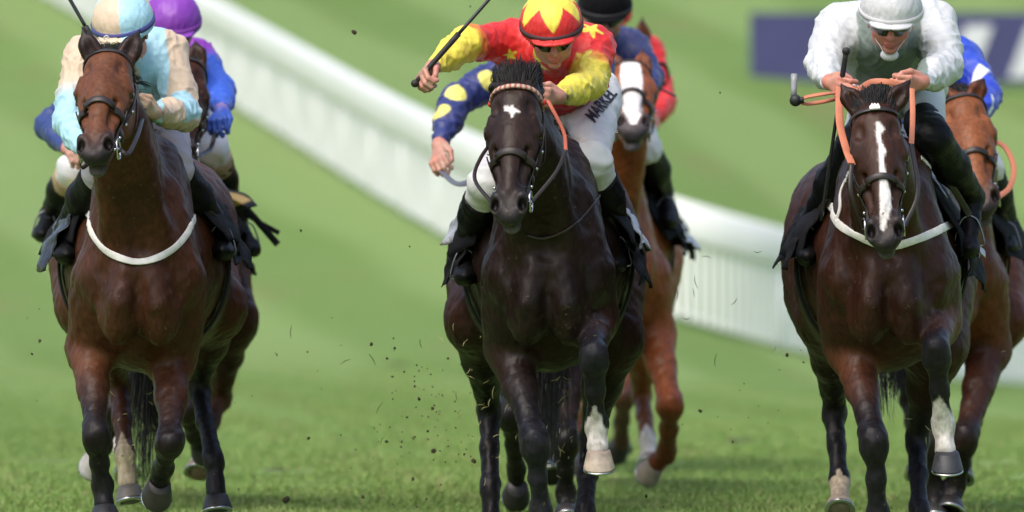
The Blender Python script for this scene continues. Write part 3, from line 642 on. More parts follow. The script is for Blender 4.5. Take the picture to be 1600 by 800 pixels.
    K = 700; t = r.rand(K)[:, None]; c = (1 - t) ** 2 * h(-.01, -.06, 0) + 2 * t * (1 - t) * (cm + A(0, 0, .08)) + t * t * T(0, .62, 1.47); g = s.grad(c); c = c - g * (s.eval(c)[:, None] + .004)
    lk = np.random.RandomState(5).normal(size=(41, 3))[(t[:, 0] * 40).astype(int)]; e_ = c + np.stack([S.get('maneside', 1) * (.03 + .02 * lk[:, 0]) + r.uniform(-.012, .012, K), .11 + .03 * lk[:, 1], .012 + .012 * lk[:, 2] + r.uniform(-.01, .01, K)], 1)
    hairs('mane', c, (c + e_) / 2 + A(0, 0, .018), e_, .0021, .0005, 6, M['hair'], root)
    t0 = T(0, 2.12, 1.22); te = P(*(S['tail'][:2]), d + S['tail'][2]) if 'tail' in S else T(.05, 2.6, .75); K = 500
    rt = t0 + r.normal(size=(K, 3)) * A(.018, .02, .02); sp = A(*S.get('tailsp', (.07, .1, .10))); lk = r.normal(size=(24, 3))[r.randint(0, 24, K)]; tp = te + (lk * .85 + r.normal(size=(K, 3)) * .35) * sp
    m = MB(); tube(m, [t0 - A(0, .12, -.02), t0 + A(0, .08, 0), t0 + A(0, .16, -.1)], [.04, .032, .015]); hairs('tail', rt, (rt + tp) / 2 + A(0, .22, .12) + r.normal(size=(K, 3)) * .02, tp, .0026, .0006, 8, M['hair'], root, m)
    return H

def bridle(H, S):
    s, h, k_, root = H.s, H.h, H.k, H.root; b = S.get('bridle', {}); m = MB(); lm = M['leather']
    m = MB(); strap(m, [h(.0, -.14, -.085), h(-.025, -.07, -.05), h(-.03, -.05, 0), h(-.025, -.07, .05), h(.0, -.14, .085)], .022, .005, 24, s, .006)
    for q in (-1, 1):
        strap(m, [h(.01, -.12, q * .085), h(.12, -.09, q * .10), h(.25, -.075, q * .095), h(.36, -.065, q * .075), h(.46, -.060, q * .06)], .016, .005, 30, s, .006)
        strap(m, [h(.01, -.13, q * .085), h(.16, -.15, q * .085), h(.26, -.19, q * .04), h(.28, -.20, 0)], .016, .005, 20, s, .008)
        strap(m, [h(.35, -.10, q * .06), h(.40, -.13, q * .035), h(.42, -.135, 0)], .014, .005, 10, s, .006)
        strap(m, [h(.30, -.02, q * .085), h(.36, -.05, q * .078), h(.44, -.07, q * .066)], .013, .005, 14, s, .009)
    br = m.build('bridle', lm, root); m = MB()
    strap(m, [h(.36, -.12, -.06), h(.345, -.04, -.075), h(.335, .04, -.03), h(.333, .05, 0), h(.335, .04, .03), h(.345, -.04, .075), h(.36, -.12, .06)], b.get('nose', .024), .007, 40, s, .006)
    m.build('noseband', lm, br)
    m = MB(); bc = b.get('brow'); ptsb = [h(.045, -.10, -.09), h(.055, -.03, -.09), h(.050, .05, -.045), h(.047, .07, 0), h(.050, .05, .045), h(.055, -.03, .09), h(.045, -.10, .09)]
    if bc:
        for i in range(2):
            m2 = m; strap(m2, ptsb, .020, .008, 64, s, .009, colf=lambda t: (.75, .62, .5) if int(t * 64) % 3 else (.55, .06, .03))
        m.build('browband', M['plain'], br)
    else:
        strap(m, ptsb, .020, .006, 40, s, .006); m.build('browband', lm, br)
    m = MB(); H.bits = []
    for q in (-1, 1):
        c = h(.475, -.062, q * .068); ring(m, c, H.w, .036 * k_, .0045, 20); H.bits.append(c + H.w * q * .004)
        for e in ((.25, -.075), (.33, -.07), (.41, -.065)):
            p = h(e[0], e[1], q * .09)[None]; g = s.grad(p); p = p - g * (s.eval(p) - .012)[:, None]; ms = MB(); blob(ms, p[0], (.0065, .0065, .0065), None, 8, 6); ms.build('stud', M['steel'], br)
    tube(m, [H.bits[0], h(.485, -.06, 0), H.bits[1]], .006, seg=6); m.build('bit', M['steel'], br)
    if b.get('brow'):
        for q in (-1, 1):
            m = MB(); p = h(.055, -.045, q * .092)[None]; g = s.grad(p); p = p - g * (s.eval(p) - .012)[:, None]; blob(m, p[0], (.011, .011, .011), None, 8, 6); m.build('rosette', matc('rosette_red', (.5, .02, .015)), br)
    if b.get('badge'):
        m = MB(); p0 = h(.05, .07, 0)[None]; g = s.grad(p0); p0 = (p0 - g * (s.eval(p0) - .016)[:, None])[0]
        n_ = g[0]; a = H.w; up = np.cross(n_, a); up = up if up[2] > 0 else -up
        poly = [(-.019, -.012), (.019, -.012), (.019, -.004), (.016, .010), (.012, .018), (.008, .008), (.004, .016), (0, .019), (-.004, .012), (-.009, .020), (-.013, .010), (-.019, .003)]
        f = [p0 + a * x + up * y + n_ * .003 for x, y in poly]; bk = [p0 + a * x + up * y - n_ * .003 for x, y in poly]; n = len(poly)
        m.add(f + bk, [tuple(range(n)), tuple(range(n, 2 * n))[::-1]] + [(i, (i + 1) % n, n + (i + 1) % n, n + i) for i in range(n)]); m.build('badge', M['white_strap'], br, smooth=False)
    return br
_mc = {}
def matc(name, col, **k):
    if name not in _mc: _mc[name] = mat(name, col, **k)
    return _mc[name]
def rein(H, root, pts, mat_, width=.018, name='rein'):
    m = MB(); strap(m, pts, width, .005, 40, None, normal=A(.2, -1, .3)); return m.build(name, mat_, root)
def drape(H, root, name, y0, y1, a0, a1, mat_, off=.012, th=.008, flare=None, nu=28, nv=14, yedge=None, cols=None, seed=0, hemn=.06):
    "cloth over the back: angles (deg from the top, + = viewer right) a0..a1, along the trunk y0..y1, hugging the body; flare(u,v,side)->extra"
    S_hem = hemn; T = H.T; U = np.linspace(0, 1, nu); Vv = np.linspace(0, 1, nv); P0 = []; Dd = []; ex = []
    for u in U:
        for v in Vv:
            hem = (abs(u - .5) * 2) ** 4 * S_hem * (math.sin(v * 5.3 + seed) + .3 * math.sin(v * 13 + seed * 2)); an = math.radians(lerp(a0, a1, u) * (1 + hem)); yy = lerp(y0, y1, v) + (yedge(u, v) if yedge else 0); c = T(0, yy, 1.08); dr = T(math.sin(an), yy, 1.08 + math.cos(an)) - c
            P0.append(c + dr * .9); Dd.append(-dr); ex.append(flare(u, v) if flare else 0)
    ex_on = 1.0 if flare else 0.0; P0 = np.array(P0); Dd = np.array(Dd); X, hit = H.s.march(P0, Dd, off, .88); X = X - Dd * np.array(ex)[:, None]
    wob = np.tile(np.linspace(-1, 1, nu)[:, None] ** 2, (1, nv)).ravel(); X += ((vnoise(X * 7, seed, 3) * .006) + vnoise(X * 4, seed + 7, 2) * .014 * wob * (ex_on))[:, None] * -Dd
    n = len(X); V = np.vstack([X, X + Dd * th]); F = []
    g = lambda i, j: i * nv + j
    for i in range(nu - 1):
        for j in range(nv - 1): F.append((g(i, j), g(i + 1, j), g(i + 1, j + 1), g(i, j + 1))); F.append((n + g(i, j), n + g(i, j + 1), n + g(i + 1, j + 1), n + g(i + 1, j)))
    B = [g(i, 0) for i in range(nu)] + [g(nu - 1, j) for j in range(1, nv)] + [g(i, nv - 1) for i in range(nu - 2, -1, -1)] + [g(0, j) for j in range(nv - 2, 0, -1)]
    for a, b in zip(B, B[1:] + B[:1]): F.append((a, n + a, n + b, b))
    cc = None
    if cols: cc = np.array([cols(u, v) for u in U for v in Vv] * 2)
    return mk(name, V, F, mat_, root, cc)

def front_strap(H, name, px, mat_, width=.035, thick=.006, off=.007, parent=None, n=60):
    "band laid on the horse's front where it is seen at those photo points"
    q = resample(np.array([[a, b, 0.] for a, b in px]), 40); P0 = np.array([P(a[0], a[1], H.O[1] - 1.6) for a in q]); D = nrm(P0 - A(0, 0, CAMH)); X = None
    body = SDF(); body.p = [p for p in H.s.p if p is not None and p.get('lo') is not None]
    st = np.array([P(a[0], a[1], H.O[1] - .16) for a in q]); X, hit = H.s.march(st, D, off, 1.6, 60); X = X[hit]
    m = MB(); strap(m, X, width, thick, n, H.s, off); return m.build(name, mat_, parent or H.root)

def side_cloth(H, name, side, y0, y1, a0, a1, mat_, fl=.08, cols=None, seed=3, th=.005):
    f = lambda u, v: .02 + fl * (u if side > 0 else 1 - u) ** 1.3 * (.7 + .3 * math.sin(v * 5 + seed)) + .006 * math.sin(u * 14 + v * 7 + seed)
    lo, hi = (a0, a1) if side > 0 else (-a1, -a0)
    return drape(H, H.root, name, y0, y1, lo, hi, mat_, .012, th, flare=f, nu=30, nv=26, cols=cols, seed=seed, hemn=.03)
# ------------------------------------------------------------------ jockeys
class Rider: pass
def star_sd(x, y, R, n=5, inner=.42, rot=0):
    a = np.arctan2(x, y) + rot; r = np.hypot(x, y); q = np.abs(((a * n / (2 * math.pi)) % 1) - .5) * 2      # 1 at spikes, 0 between
    q = 1 - q; q = 1 - q; lim = R * (inner + (1 - inner) * q ** 1.6); return r - lim
def build_rider(S):
    """joints in photo pixels with a depth offset from S['d']; L = left in the picture"""
    R = Rider(); d = S['d']; J = {k: P(v[0], v[1], d + v[2]) for k, v in S['j'].items()}; R.J = J
    f = nrm(A(*S.get('look', (0, -.8, -.6)))); tl = S.get('tilt', 0); sd = nrm(np.cross(f, A(0, 0, 1)) * -1); sd = sd if sd[0] > 0 else -sd
    sd = nrm(A(math.cos(tl), 0, math.sin(tl)) - f * (f @ A(math.cos(tl), 0, math.sin(tl)))); u = np.cross(sd, f); u = u if u[2] > 0 else -u
    R.f, R.u, R.sd = f, u, sd; HR = np.stack([sd, f, u]); c = J['head']; sk = A(*S.get('skin', (.44, .215, .155)))
    base = A(J['pelvis'][0], J['pelvis'][1], J['pelvis'][2] - .15); root = thing('person', S['label'], 'jockey', base, S.get('group')); R.root = root
    hh = lambda a, b, z: c + sd * a + f * b + u * z; res = S.get('res', .006)
    chest = lerp(J['shL'], J['shR'], .5) + A(0, .03, -.04); pel = J['pelvis']; neck = hh(0, -.04, -.10)
    # ---- body (skin)
    s = SDF(); R.s = s; dark = (.02, .02, .02)
    s.ell(hh(0, 0, 0), (.073, .092, .085), HR, .02, sk); s.ell(hh(0, .025, -.065), (.048, .060, .062), HR, .03, sk); s.ell(hh(0, .070, -.112), (.024, .020, .018), HR, .02, sk)
    s.cone(hh(-.022, .06, -.06), hh(.022, .06, -.06), .028, .028, .025, sk)
    s.cone(hh(0, .088, -.015), hh(0, .112, -.052), .010, .013, .012, lerp(sk, A(.6, .2, .15), .25)); s.ell(hh(0, .098, -.056), (.018, .012, .009), HR, .01, lerp(sk, A(.6, .2, .15), .3))
    s.ell(hh(0, .089, -.083), (.024, .009, .006), HR, .006, (.42, .13, .11)); s.ell(hh(0, .087, -.094), (.020, .009, .006), HR, .006, (.42, .13, .11))
    s.cone(hh(-.02, .100, -.088), hh(.02, .100, -.088), .0025, .0025, .004, op='-')
    for q in (-1, 1):
        s.ell(hh(q * .032, .075, -.018), (.018, .012, .012), HR, .012, None, '-'); s.ell(hh(q * .032, .072, -.018), (.013, .010, .009), HR, .004, (.25, .22, .2))
        s.cone(hh(q * .012, .088, .004), hh(q * .05, .076, .004), .008, .006, .012, sk); s.ell(hh(q * .048, .06, -.048), (.02, .02, .018), HR, .02, lerp(sk, A(.6, .2, .15), .2))
        s.ell(hh(q * .078, -.005, -.03), (.008, .018, .03), HR, .008, sk)
    s.cone(hh(0, -.02, -.06), neck, .052, .055, .03, sk); s.cone(neck, chest, .055, .075, .05, sk)
    s.cone(J['shL'], J['shR'], .05, .05, .06, sk); s.cone(chest, pel, .115, .11, .08, sk)
    HL = S.get('hands', {})
    for side in 'LR':
        q = -1 if side == 'L' else 1
        sh, el, wr, hd = (J[k + side] for k in ('sh', 'el', 'wr', 'ha'))
        s.cone(sh, el, .044, .037, .04, sk); s.cone(el, wr, .037, .026, .03, sk)
        s.cone(J['pelvis'] + A(q * .08, 0, -.03), J['kn' + side], .08, .055, .05, sk); s.cone(J['kn' + side], J['an' + side], .048, .034, .03, sk); s.cone(J['an' + side], J['to' + side], .032, .028, .02, sk)
        hp = HL.get(side, {}); gl = hp.get('glove'); hc = A(*gl) if gl else sk; fd = nrm(hd - wr); g = nrm(A(*hp.get('grip', (1, 0, 0)))); g = nrm(g - fd * (g @ fd)); n_ = np.cross(fd, g)
        if n_ @ A(*hp.get('palm', (0, 1, -.3))) < 0: n_ = -n_
        R.__dict__['g' + side] = g; R.__dict__['n' + side] = n_
        K = hd; pw = wr + fd * .015; ws = hp.get('s', 1.0)
        s.cone(wr, pw, .026, .027, .015, hc)
        for i in range(4):
            kn = K + g * (1.5 - i) * .0195 * ws + fd * (-.004 if i in (0, 3) else .002)
            s.cone(lerp(pw, kn, .1), kn, .017, .0115, .012, hc, flat=(n_, .85))
            Ls = (.040, .045, .042, .034)[i]; op = hp.get('open', 0)
            p1 = kn + nrm(fd * (.55 + op) + n_ * (.85 - op * .5)) * Ls; p2 = p1 + nrm(-fd * (.25 - op * 1.1) + n_ * .9) * Ls * .62; p3 = p2 + nrm(-fd * (.95 - op * 1.3) + n_ * .10) * Ls * .5
            s.cone(kn, p1, .0108, .0098, .004, hc); s.cone(p1, p2, .0095, .0088, .003, hc); s.cone(p2, p3, .0086, .0075, .003, hc)
            s.ell(p3 + n_ * 0, (.007, .007, .007), None, .003, lerp(hc, A(.7, .45, .4), .4))
        t0 = pw + g * .026 + n_ * .008; t1 = lerp(pw, K, .45) + g * .043 + n_ * .022; t2 = lerp(pw, K, .8) + g * .036 + n_ * .042; t3 = t2 + nrm(fd * .8 - g * .7) * .022
        s.cone(t0, t1, .015, .0125, .012, hc); s.cone(t1, t2, .012, .0105, .004, hc); s.cone(t2, t3, .0102, .0085, .003, hc)
    V, F = s.mesh(min(res, .0055)); C = s.colors(V, .005); N = s.fnorm(V, F)
    nz = vnoise(V * 22, 4, 3)[:, None]; C = C * (1 + .12 * nz) * (1 + A(.10, -.06, -.06) * vnoise(V * 13, 14, 2)[:, None]); C = np.clip(C, .005, 1)
    mk('body', V, F, M['skin'], root, C)
    # ---- jacket
    jc = S['jacket']; s = SDF(); R.js = s; cols = jc['cols']   # body, sleeveL upper/lower, sleeveR upper/lower, cuff
    cb = cols['body']; pf = jc.get('puff', 1.0)
    s.cone(lerp(J['shL'], J['shR'], .12), lerp(J['shL'], J['shR'], .88), .082, .082, .06, cols.get('yoke', cb)); s.ell(lerp(chest, pel, .22), (.175, .15, .125), None, .07, cb)
    s.cone(chest + A(0, -.02, 0), lerp(chest, pel, .9), .135, .135, .08, cb, flat=((1, 0, 0), 1.15)); s.cone(neck + A(0, 0, -.015), chest, .062, .09, .05, cols.get('yoke', cb))
    s.ell(hh(0, -.05, -.115), (.066, .066, .022), HR, .02, cols.get('collar', cb))
    for side in 'LR':
        sh, el, wr = (J[k + side] for k in ('sh', 'el', 'wr')); a, b, cf = cols['up' + side], cols['lo' + side], cols.get('cuff' + side, cols['lo' + side]); m1 = lerp(sh, el, jc.get('split' + side, .6))
        s.cone(sh, m1, .073 * pf, .064 * pf, .045, a); s.cone(m1, el, .063 * pf, .060 * pf, .03, b if jc.get('lowsplit', True) else a)
        m2 = lerp(el, wr, .5); s.cone(el, m2, .060 * pf, .053 * pf, .025, b); s.cone(m2, lerp(el, wr, .88), .053 * pf, .036, .025, b)
        s.cone(lerp(el, wr, .86), lerp(el, wr, .95), .035, .033, .006, cf)
    V, F = s.mesh(res); C = s.colors(V, .0022); N = s.fnorm(V, F)
    # folds: creases run across each sleeve and gather at the elbow and armpit
    amp = np.full(len(V), .0); ph = vnoise(V * 2.5, 8, 2) * 2.2
    for side in 'LR':
        for (a, b) in ((J['sh' + side], J['el' + side]), (J['el' + side], J['wr' + side])):
            ab = b - a; L2 = ab @ ab; t = np.clip((V - a) @ ab / L2, 0, 1); dist = np.linalg.norm(V - a - t[:, None] * ab, axis=1); wgt = sst(.13, .06, dist)
            diag = (V - a) @ nrm(np.cross(ab, A(0, 1, 0))); along = t * math.sqrt(L2)
            fold = 1 - 1.7 * np.abs(np.sin(along * 44 + diag * 24 + ph * 1.7)) ** .7; amp += wgt * fold * .0040 * (.35 + .65 * (vnoise(V * 6, 12, 2) > -.1))
    dirx = nrm(A(.5, .2, -1.)); tor = np.sin((V @ nrm(A(1, .1, .45))) * 88 + ph * 3.2) * .0040 * sst(.03, -.03, np.minimum(0, -np.abs(V[:, 0] - chest[0]) + .0) + .0 + 0 * V[:, 0])
    amp += (1 - 1.7 * np.abs(np.sin((V @ nrm(A(1, .1, .30))) * 42 + ph * 2.2)) ** .7) * .0028 + vnoise(V * 9, 31, 3) * .0045
    V2 = V + N * amp[:, None]
    for dcl in jc.get('decals', []):     # (shape, px, py, radius m, colour, rot): printed on whatever cloth lies behind that spot, from the front only
        cpt = None; shp, px, py, rad, col = dcl[:5]; q = P(px, py, d); ray = nrm(q - A(0, 0, CAMH)); rel = V - A(0, 0, CAMH); tt = rel @ ray; dist = np.linalg.norm(rel - tt[:, None] * ray, axis=1)
        near = dist < .012; facing = (N @ ray) < 0; cand = near & facing
        if not cand.any(): continue
        i0 = np.argmin(np.where(cand, tt, 1e9)); ctr = V[i0]; nn = N[i0]; ex = nrm(A(1, 0, 0) - nn * nn[0]); ey = np.cross(nn, ex); ey = ey if ey[2] > 0 else -ey
        x = (V - ctr) @ ex; y = (V - ctr) @ ey; zz = np.abs((V - ctr) @ nn)
        if shp == 'disc': sdv = np.hypot(x, y) - rad
        elif shp == 'band': a_ = dcl[5]; x2 = x * math.cos(a_) + y * math.sin(a_); y2 = -x * math.sin(a_) + y * math.cos(a_); sdv = np.maximum(np.abs(x2) - rad * dcl[6], np.abs(y2) - rad)
        else: sdv = star_sd(x, y, rad, 5, .4, dcl[5] if len(dcl) > 5 else 0)
        C = lerp(C, A(*col), (sst(.0028, -.0028, sdv) * (zz < max(rad * .9, .05)) * ((N @ nn) > -.1))[:, None])
    if jc.get('fn'): C = jc['fn'](R, V, N, C)
    mk('jacket', V2, F, M['silk'], root, np.clip(C, .003, 1))
    # ---- breeches and boots
    s = SDF(); R.bs = s; bc = A(*S.get('breeches', (.72, .72, .71)))
    s.ell(pel, (.165, .15, .135), None, .06, bc)
    for side in 'LR':
        q = -1 if side == 'L' else 1; kn, an = J['kn' + side], J['an' + side]
        lg = S.get('legw', 1.0); s.cone(pel + A(q * .075, -.02, -.02), kn, .108 * lg, .066 * lg, .06, bc); s.cone(kn, lerp(kn, an, max(S.get('breechlen', .28), .0)), .066 * lg, .060 * lg, .03, bc)
    V, F = s.mesh(res); N = s.fnorm(V, F); ph = vnoise(V * 3, 5, 2)
    V = V + N * ((np.sin(V @ nrm(A(.5, .2, 1.)) * 85 + ph * 4) * .0028) * (.4 + .6 * (vnoise(V * 3, 9, 2) > 0)) + vnoise(V * 8, 6, 2) * .003)[:, None]
    R.breeches = mk('breeches', V, F, M['breech'], root, np.tile(bc, (len(V), 1)))
    for side in 'LR':
        kn, an, to = J['kn' + side], J['an' + side], J['to' + side]; s = SDF(); t0 = lerp(kn, an, S.get('breechlen', .28) - .06)
        if S.get('breechlen', .28) < 0:
            th = lerp(pel, kn, .70); s.cone(th, kn, .074, .070, .03, dark); s.plane(th, -(kn - th), .006); t0 = kn
        s.cone(t0, lerp(kn, an, .5), .070, .066, .03, dark); s.cone(lerp(kn, an, .5), an, .066, .044, .03, dark); s.cone(an, to, .040, .035, .02, dark); s.ell(to + A(0, -.01, 0), (.038, .07, .028), None, .03, dark)
        if S.get('breechlen', .28) >= 0: s.plane(t0, -(an - kn), .006)
        V, F = s.mesh(max(res, .007)); N = s.fnorm(V, F); V = V + N * (vnoise(V * 9, 7, 3) * .0035)[:, None]
        boot = mk('boot', V, F, M['boot'], root, None)
        if S.get('boottop'):
            m = MB(); a_ = nrm(an - kn); s2 = SDF(); s2.cone(t0 - a_ * .005, t0 + a_ * S['boottop'][1], .071, .069, .01, dark); s2.plane(t0 - a_ * .01, -a_); s2.plane(t0 + a_ * S['boottop'][1], a_); V, F = s2.mesh(.007); mk('boot_top', V, F, matc('boot_top', S['boottop'][0]), boot)
        # stirrup iron
        m = MB(); cc = lerp(an, to, .75); tube(m, [cc + A(0, 0, .075), cc + A(.030, 0, .055), cc + A(.052, 0, -.01), cc + A(.050, 0, -.036), cc + A(0, 0, -.040), cc + A(-.050, 0, -.036), cc + A(-.052, 0, -.01), cc + A(-.030, 0, .055), cc + A(0, 0, .075)], .0038, n=40, seg=6); m.build('stirrup_iron', M['dark_steel'], boot)
        m = MB(); strap(m, [cc + A(0, 0, .075), lerp(cc, kn, .6) + A(-.0 , .02, .0)], .025, .004, 6); m.build('stirrup_leather', M['leather'], boot)
    # ---- helmet with its silk cap
    s = SDF(); hc_ = S['cap']; cc0 = hh(0, -.005, .030)
    s.ell(cc0, (.113, .136, .104), HR, .01, hc_['col']); s.plane(hh(0, 0, -.018), -(u + f * .10), .012)
    s.ell(hh(0, .115, .002), (.078, .052, .011), HR, .022, hc_.get('peak', hc_['col']))
    s.ell(hh(0, -.005, -.004), (.116, .139, .016), HR, .012, hc_.get('peak', hc_['col']))
    s.ell(cc0 + u * -.045, (.095, .112, .06), HR, .006, None, '-'); s.ell(cc0 + u * .1, (.014, .014, .008), HR, .01, hc_.get('col'))
    V, F = s.mesh(min(res, .0055)); N = s.fnorm(V, F); loc = V - cc0; x, y, z = loc @ sd, loc @ f, loc @ u; C = np.tile(A(*hc_['col']), (len(V), 1))
    if hc_.get('fn'): C = hc_['fn'](x, y, z, C)
    gore = np.abs(np.sin(np.arctan2(x, y) * 3)); V = V + N * (vnoise(V * 12, 17, 3) * .0022 - .0022 * sst(.10, .0, gore) + np.sin(np.arctan2(x, y) * 34 + 3 * vnoise(V * 6, 2, 2)) * .0011 * sst(.05, .01, z) * sst(-.01, .01, z))[:, None]
    hel = mk('helmet', V, F, M['velvet'] if hc_.get('velvet') else M['cap'], root, C); R.helmet = hel
    m = MB(); pts = [hh(.110 * math.sin(a) * 1.06, -.005 + .138 * math.cos(a) * 1.045, .016) for a in np.linspace(0, 2 * math.pi, 48)]
    V0 = []; F0 = []; bw = .009
    for i, p in enumerate(pts):
        o = nrm((p - hh(0, -.005, .016))); 
        for (a_, b_) in ((.002, -bw), (.002, bw), (-.004, bw), (-.004, -bw)): V0.append(p + o * a_ + u * b_)
    for i in range(len(pts) - 1):
        for k in range(4): F0.append((i * 4 + k, i * 4 + (k + 1) % 4, (i + 1) * 4 + (k + 1) % 4, (i + 1) * 4 + k))
    m.add(V0, F0); m.build('cap_band', matc('band_%s' % S['id'], hc_.get('band', (.02, .015, .02))), hel)
    # goggles: dark visor strip over the eyes with a strap
    m = MB(); V0 = []; F0 = []; n = 20; rows = 6
    for j in range(rows):
        zz = lerp(.004, -.050, j / (rows - 1))
        for i in range(n):
            a = lerp(-1.25, 1.25, i / (n - 1)); bul = .004 * math.sin(math.pi * j / (rows - 1)); nose = .012 * math.exp(-(a / .16) ** 2) * (1 if zz < -.030 else 0)
            V0.append(hh((.079 + bul) * math.sin(a), .004 + (.100 + bul) * math.cos(a), zz + nose))
    for j in range(rows - 1):
        for i in range(n - 1): F0.append((j * n + i, j * n + i + 1, (j + 1) * n + i + 1, (j + 1) * n + i))
    k0 = len(V0); V0 += [p - nrm(p - c) * .006 for p in V0]; F0 += [tuple(k0 + i for i in fq[::-1]) for fq in F0]
    m.add(V0, F0); gog = m.build('goggles', M['lens'], root)
    m = MB(); pts = [hh(q * .080, .02, -.02) for q in (-1,)] ; strap(m, [hh(-.077, .03, -.018), hh(-.086, -.03, -.016), hh(-.06, -.09, -.012), hh(0, -.105, -.01), hh(.06, -.09, -.012), hh(.086, -.03, -.016), hh(.077, .03, -.018)], .02, .004, 30, None, normal=u); m.build('goggle_strap', M['black_cloth'], gog)
    if S.get('chincup'): m = MB(); blob(m, hh(0, .052, -.140), (.034, .022, .024), HR, 14, 10); m.build('chin_cup', matc('chin_cup', S['chin']), root)
    if S['id'] != 'C': m = MB(); strap(m, [hh(-.079, .01, -.02), hh(-.066, .035, -.085), hh(-.03, .065, -.126), hh(0, .07, -.135), hh(.03, .065, -.126), hh(.066, .035, -.085), hh(.079, .01, -.02)], .009, .003, 30, R.s, .003); m.build('chin_strap', M['rubber'] if not S.get('chin') else matc('chin_cup', S['chin']), root)
    return R
def build_whip(name, label, a, b, r0=.010, r1=.005, grip=.3, flap=True, knob=True):
    a = np.asarray(a); b = np.asarray(b); root = thing(name, label, 'whip', a, 'whips the jockeys carry'); dv = nrm(b - a); L = np.linalg.norm(b - a)
    m = MB(); tube(m, [a, a + dv * L * grip], [r0 * .85, r0], n=8, seg=10)
    if knob: blob(m, a, (r0 * 1.35, r0 * 1.35, r0 * 1.35), None, 10, 8)
    m.build('grip', M['rubber'], root)
    m = MB(); tube(m, [a + dv * L * grip, b], [r0 * .62, r1], n=12, seg=8); m.build('shaft', matc('whip_shaft', (.012, .012, .014), rough=.35), root)
    if flap:
        m = MB(); strap(m, [b - dv * .005, b + dv * .10, b + dv * .19], .030, .010, 10, None, normal=A(.1, -1, 0)); m.build('flap', M['rubber'], root)
    return root
M['dark_steel'] = mat('dull_steel', (.22, .22, .23), rough=.4, metal=1)
M['velvet'] = mat('black_velvet', (.004, .004, .005), rough=.9, noise=.3, spec=.1, sheen=.05)
# ------------------------------------------------------------------ the field: eight horses and eight jockeys
def tack(H, S):
    m = MB()
    H.flapf = lambda u, v, s_=0: .035 * (abs(u - .5) * 2) ** 3 * (.6 + .8 * math.sin(v * 5 + u * 9 + s_))
    sc = S.get('cloth', ((.007, .007, .009),)); 
    drape(H, H.root, 'saddle_cloth', .66, 1.28, -S.get('cl', 88), S.get('cr', 88), S.get('clothmat', M['black_cloth']), .012, .008, flare=lambda u, v: H.flapf(u, v, S.get('seed', 1)) + .012, nu=44, nv=18, seed=S.get('seed', 1), cols=S.get('clothcol'))
    drape(H, H.root, 'saddle', .78, 1.16, -48, 48, M['leather'], .028, .02, nu=30, nv=14)
    m = MB(); pts = [H.T(.5 * math.sin(a), .86, 1.02 + .6 * math.cos(a)) for a in np.linspace(1.45, 2 * math.pi - 1.45, 30)]; strap(m, pts, .07, .006, 60, H.s, .012); m.build('girth', M['white_strap'] if S.get('whitegirth') else M['black_cloth'], H.root)
def breastgirth(H, pts, mat_=None, width=.035):
    m = MB(); strap(m, [H.T(*p) for p in pts], width, .006, 60, H.s, .007); return m.build('breast_girth', mat_ or M['white_strap'], H.root)

BAY = (.085, .030, .013)
# ---- left front
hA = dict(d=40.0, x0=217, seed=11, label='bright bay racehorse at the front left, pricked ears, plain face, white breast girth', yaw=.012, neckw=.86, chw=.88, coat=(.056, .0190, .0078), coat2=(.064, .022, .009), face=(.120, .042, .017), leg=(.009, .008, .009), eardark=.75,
  head=dict(poll=(170, 84, -.36), muz=(146, 248, -.83), turn=-.22, ears=[(127, 40, -.30), (219, 44, -.30)], forelock='side'),
  legs=[dict(p=[(155, 440, .25), (140, 545, .35), (150, 682, .0), (160, 760, .12), (165, 815, .08)], dark=.75, fore=(.082, .030, .013), hoofc=(.014, .014, .016)),
        dict(p=[(275, 440, .25), (268, 560, .35), (266, 692, -.02), (254, 732, .22), (245, 768, .30)], dark=.6, fore=(.07, .024, .010), sole=(-.2, .85, -.5), toe=(0, -.5, -.9), hoofc=(.035, .03, .025)),
        dict(p=[(290, 400, 1.75), (334, 480, 1.45), (310, 602, 1.75), (334, 718, 1.45), (340, 797, 1.40)], hind=True, dark=.9),
        dict(p=[(138, 400, 1.75), (140, 480, 1.55), (186, 600, 2.0), (195, 712, 1.75), (204, 783, 1.70)], hind=True, dark=.2, col=(.05, .018, .01), sock=.72, sockcol=(.30, .25, .17), hoofc=(.10, .09, .075))],
  tail=(228, 670, 2.6), tailsp=(.045, .06, .16), bridle=dict(nose=.026))
# ---- centre front
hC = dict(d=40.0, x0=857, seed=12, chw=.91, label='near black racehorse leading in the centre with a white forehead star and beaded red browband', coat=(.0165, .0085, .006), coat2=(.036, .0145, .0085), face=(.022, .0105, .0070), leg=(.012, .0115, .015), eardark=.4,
  head=dict(poll=(806, 131, -.38), muz=(794, 346, -.72), turn=-.16, ears=[(768, 150, -.22), (848, 132, -.22)], forelock='up',
            marks=[[(.148, -.016, .009), (.156, .006, .013), (.162, .026, .005)], [(.138, .002, .005), (.170, .002, .008), (.19, .005, .002)], [(.143, -.018, .007), (.136, -.027, .003)]]),
  legs=[dict(p=[(800, 430, .25), (797, 545, .35), (836, 690, -.02), (846, 802, .08), (850, 862, .02)], dark=.85, sock=None, hoofc=(.015, .015, .016), fore=(.018, .0095, .007), s=1.05),
        dict(p=[(915, 430, .25), (925, 500, .30), (928, 556, -.12), (932, 668, .04), (936, 728, .0)], dark=.85, sock=.60, hoofc=(.42, .34, .26), sole=(.02, .25, -1), fore=(.036, .014, .009), s=1.05),
        dict(p=[(765, 400, 1.75), (745, 500, 1.5), (764, 640, 1.95), (766, 765, 1.75), (768, 835, 1.7)], hind=True, dark=1, col=(.009, .008, .009)),
        dict(p=[(945, 400, 1.75), (955, 530, 1.5), (922, 690, 1.75), (914, 798, 1.5), (912, 860, 1.45)], hind=True, dark=1, col=(.015, .013, .015))],
  tail=(855, 640, 2.5), tailsp=(.05, .08, .13), bridle=dict(nose=.026, brow=True))
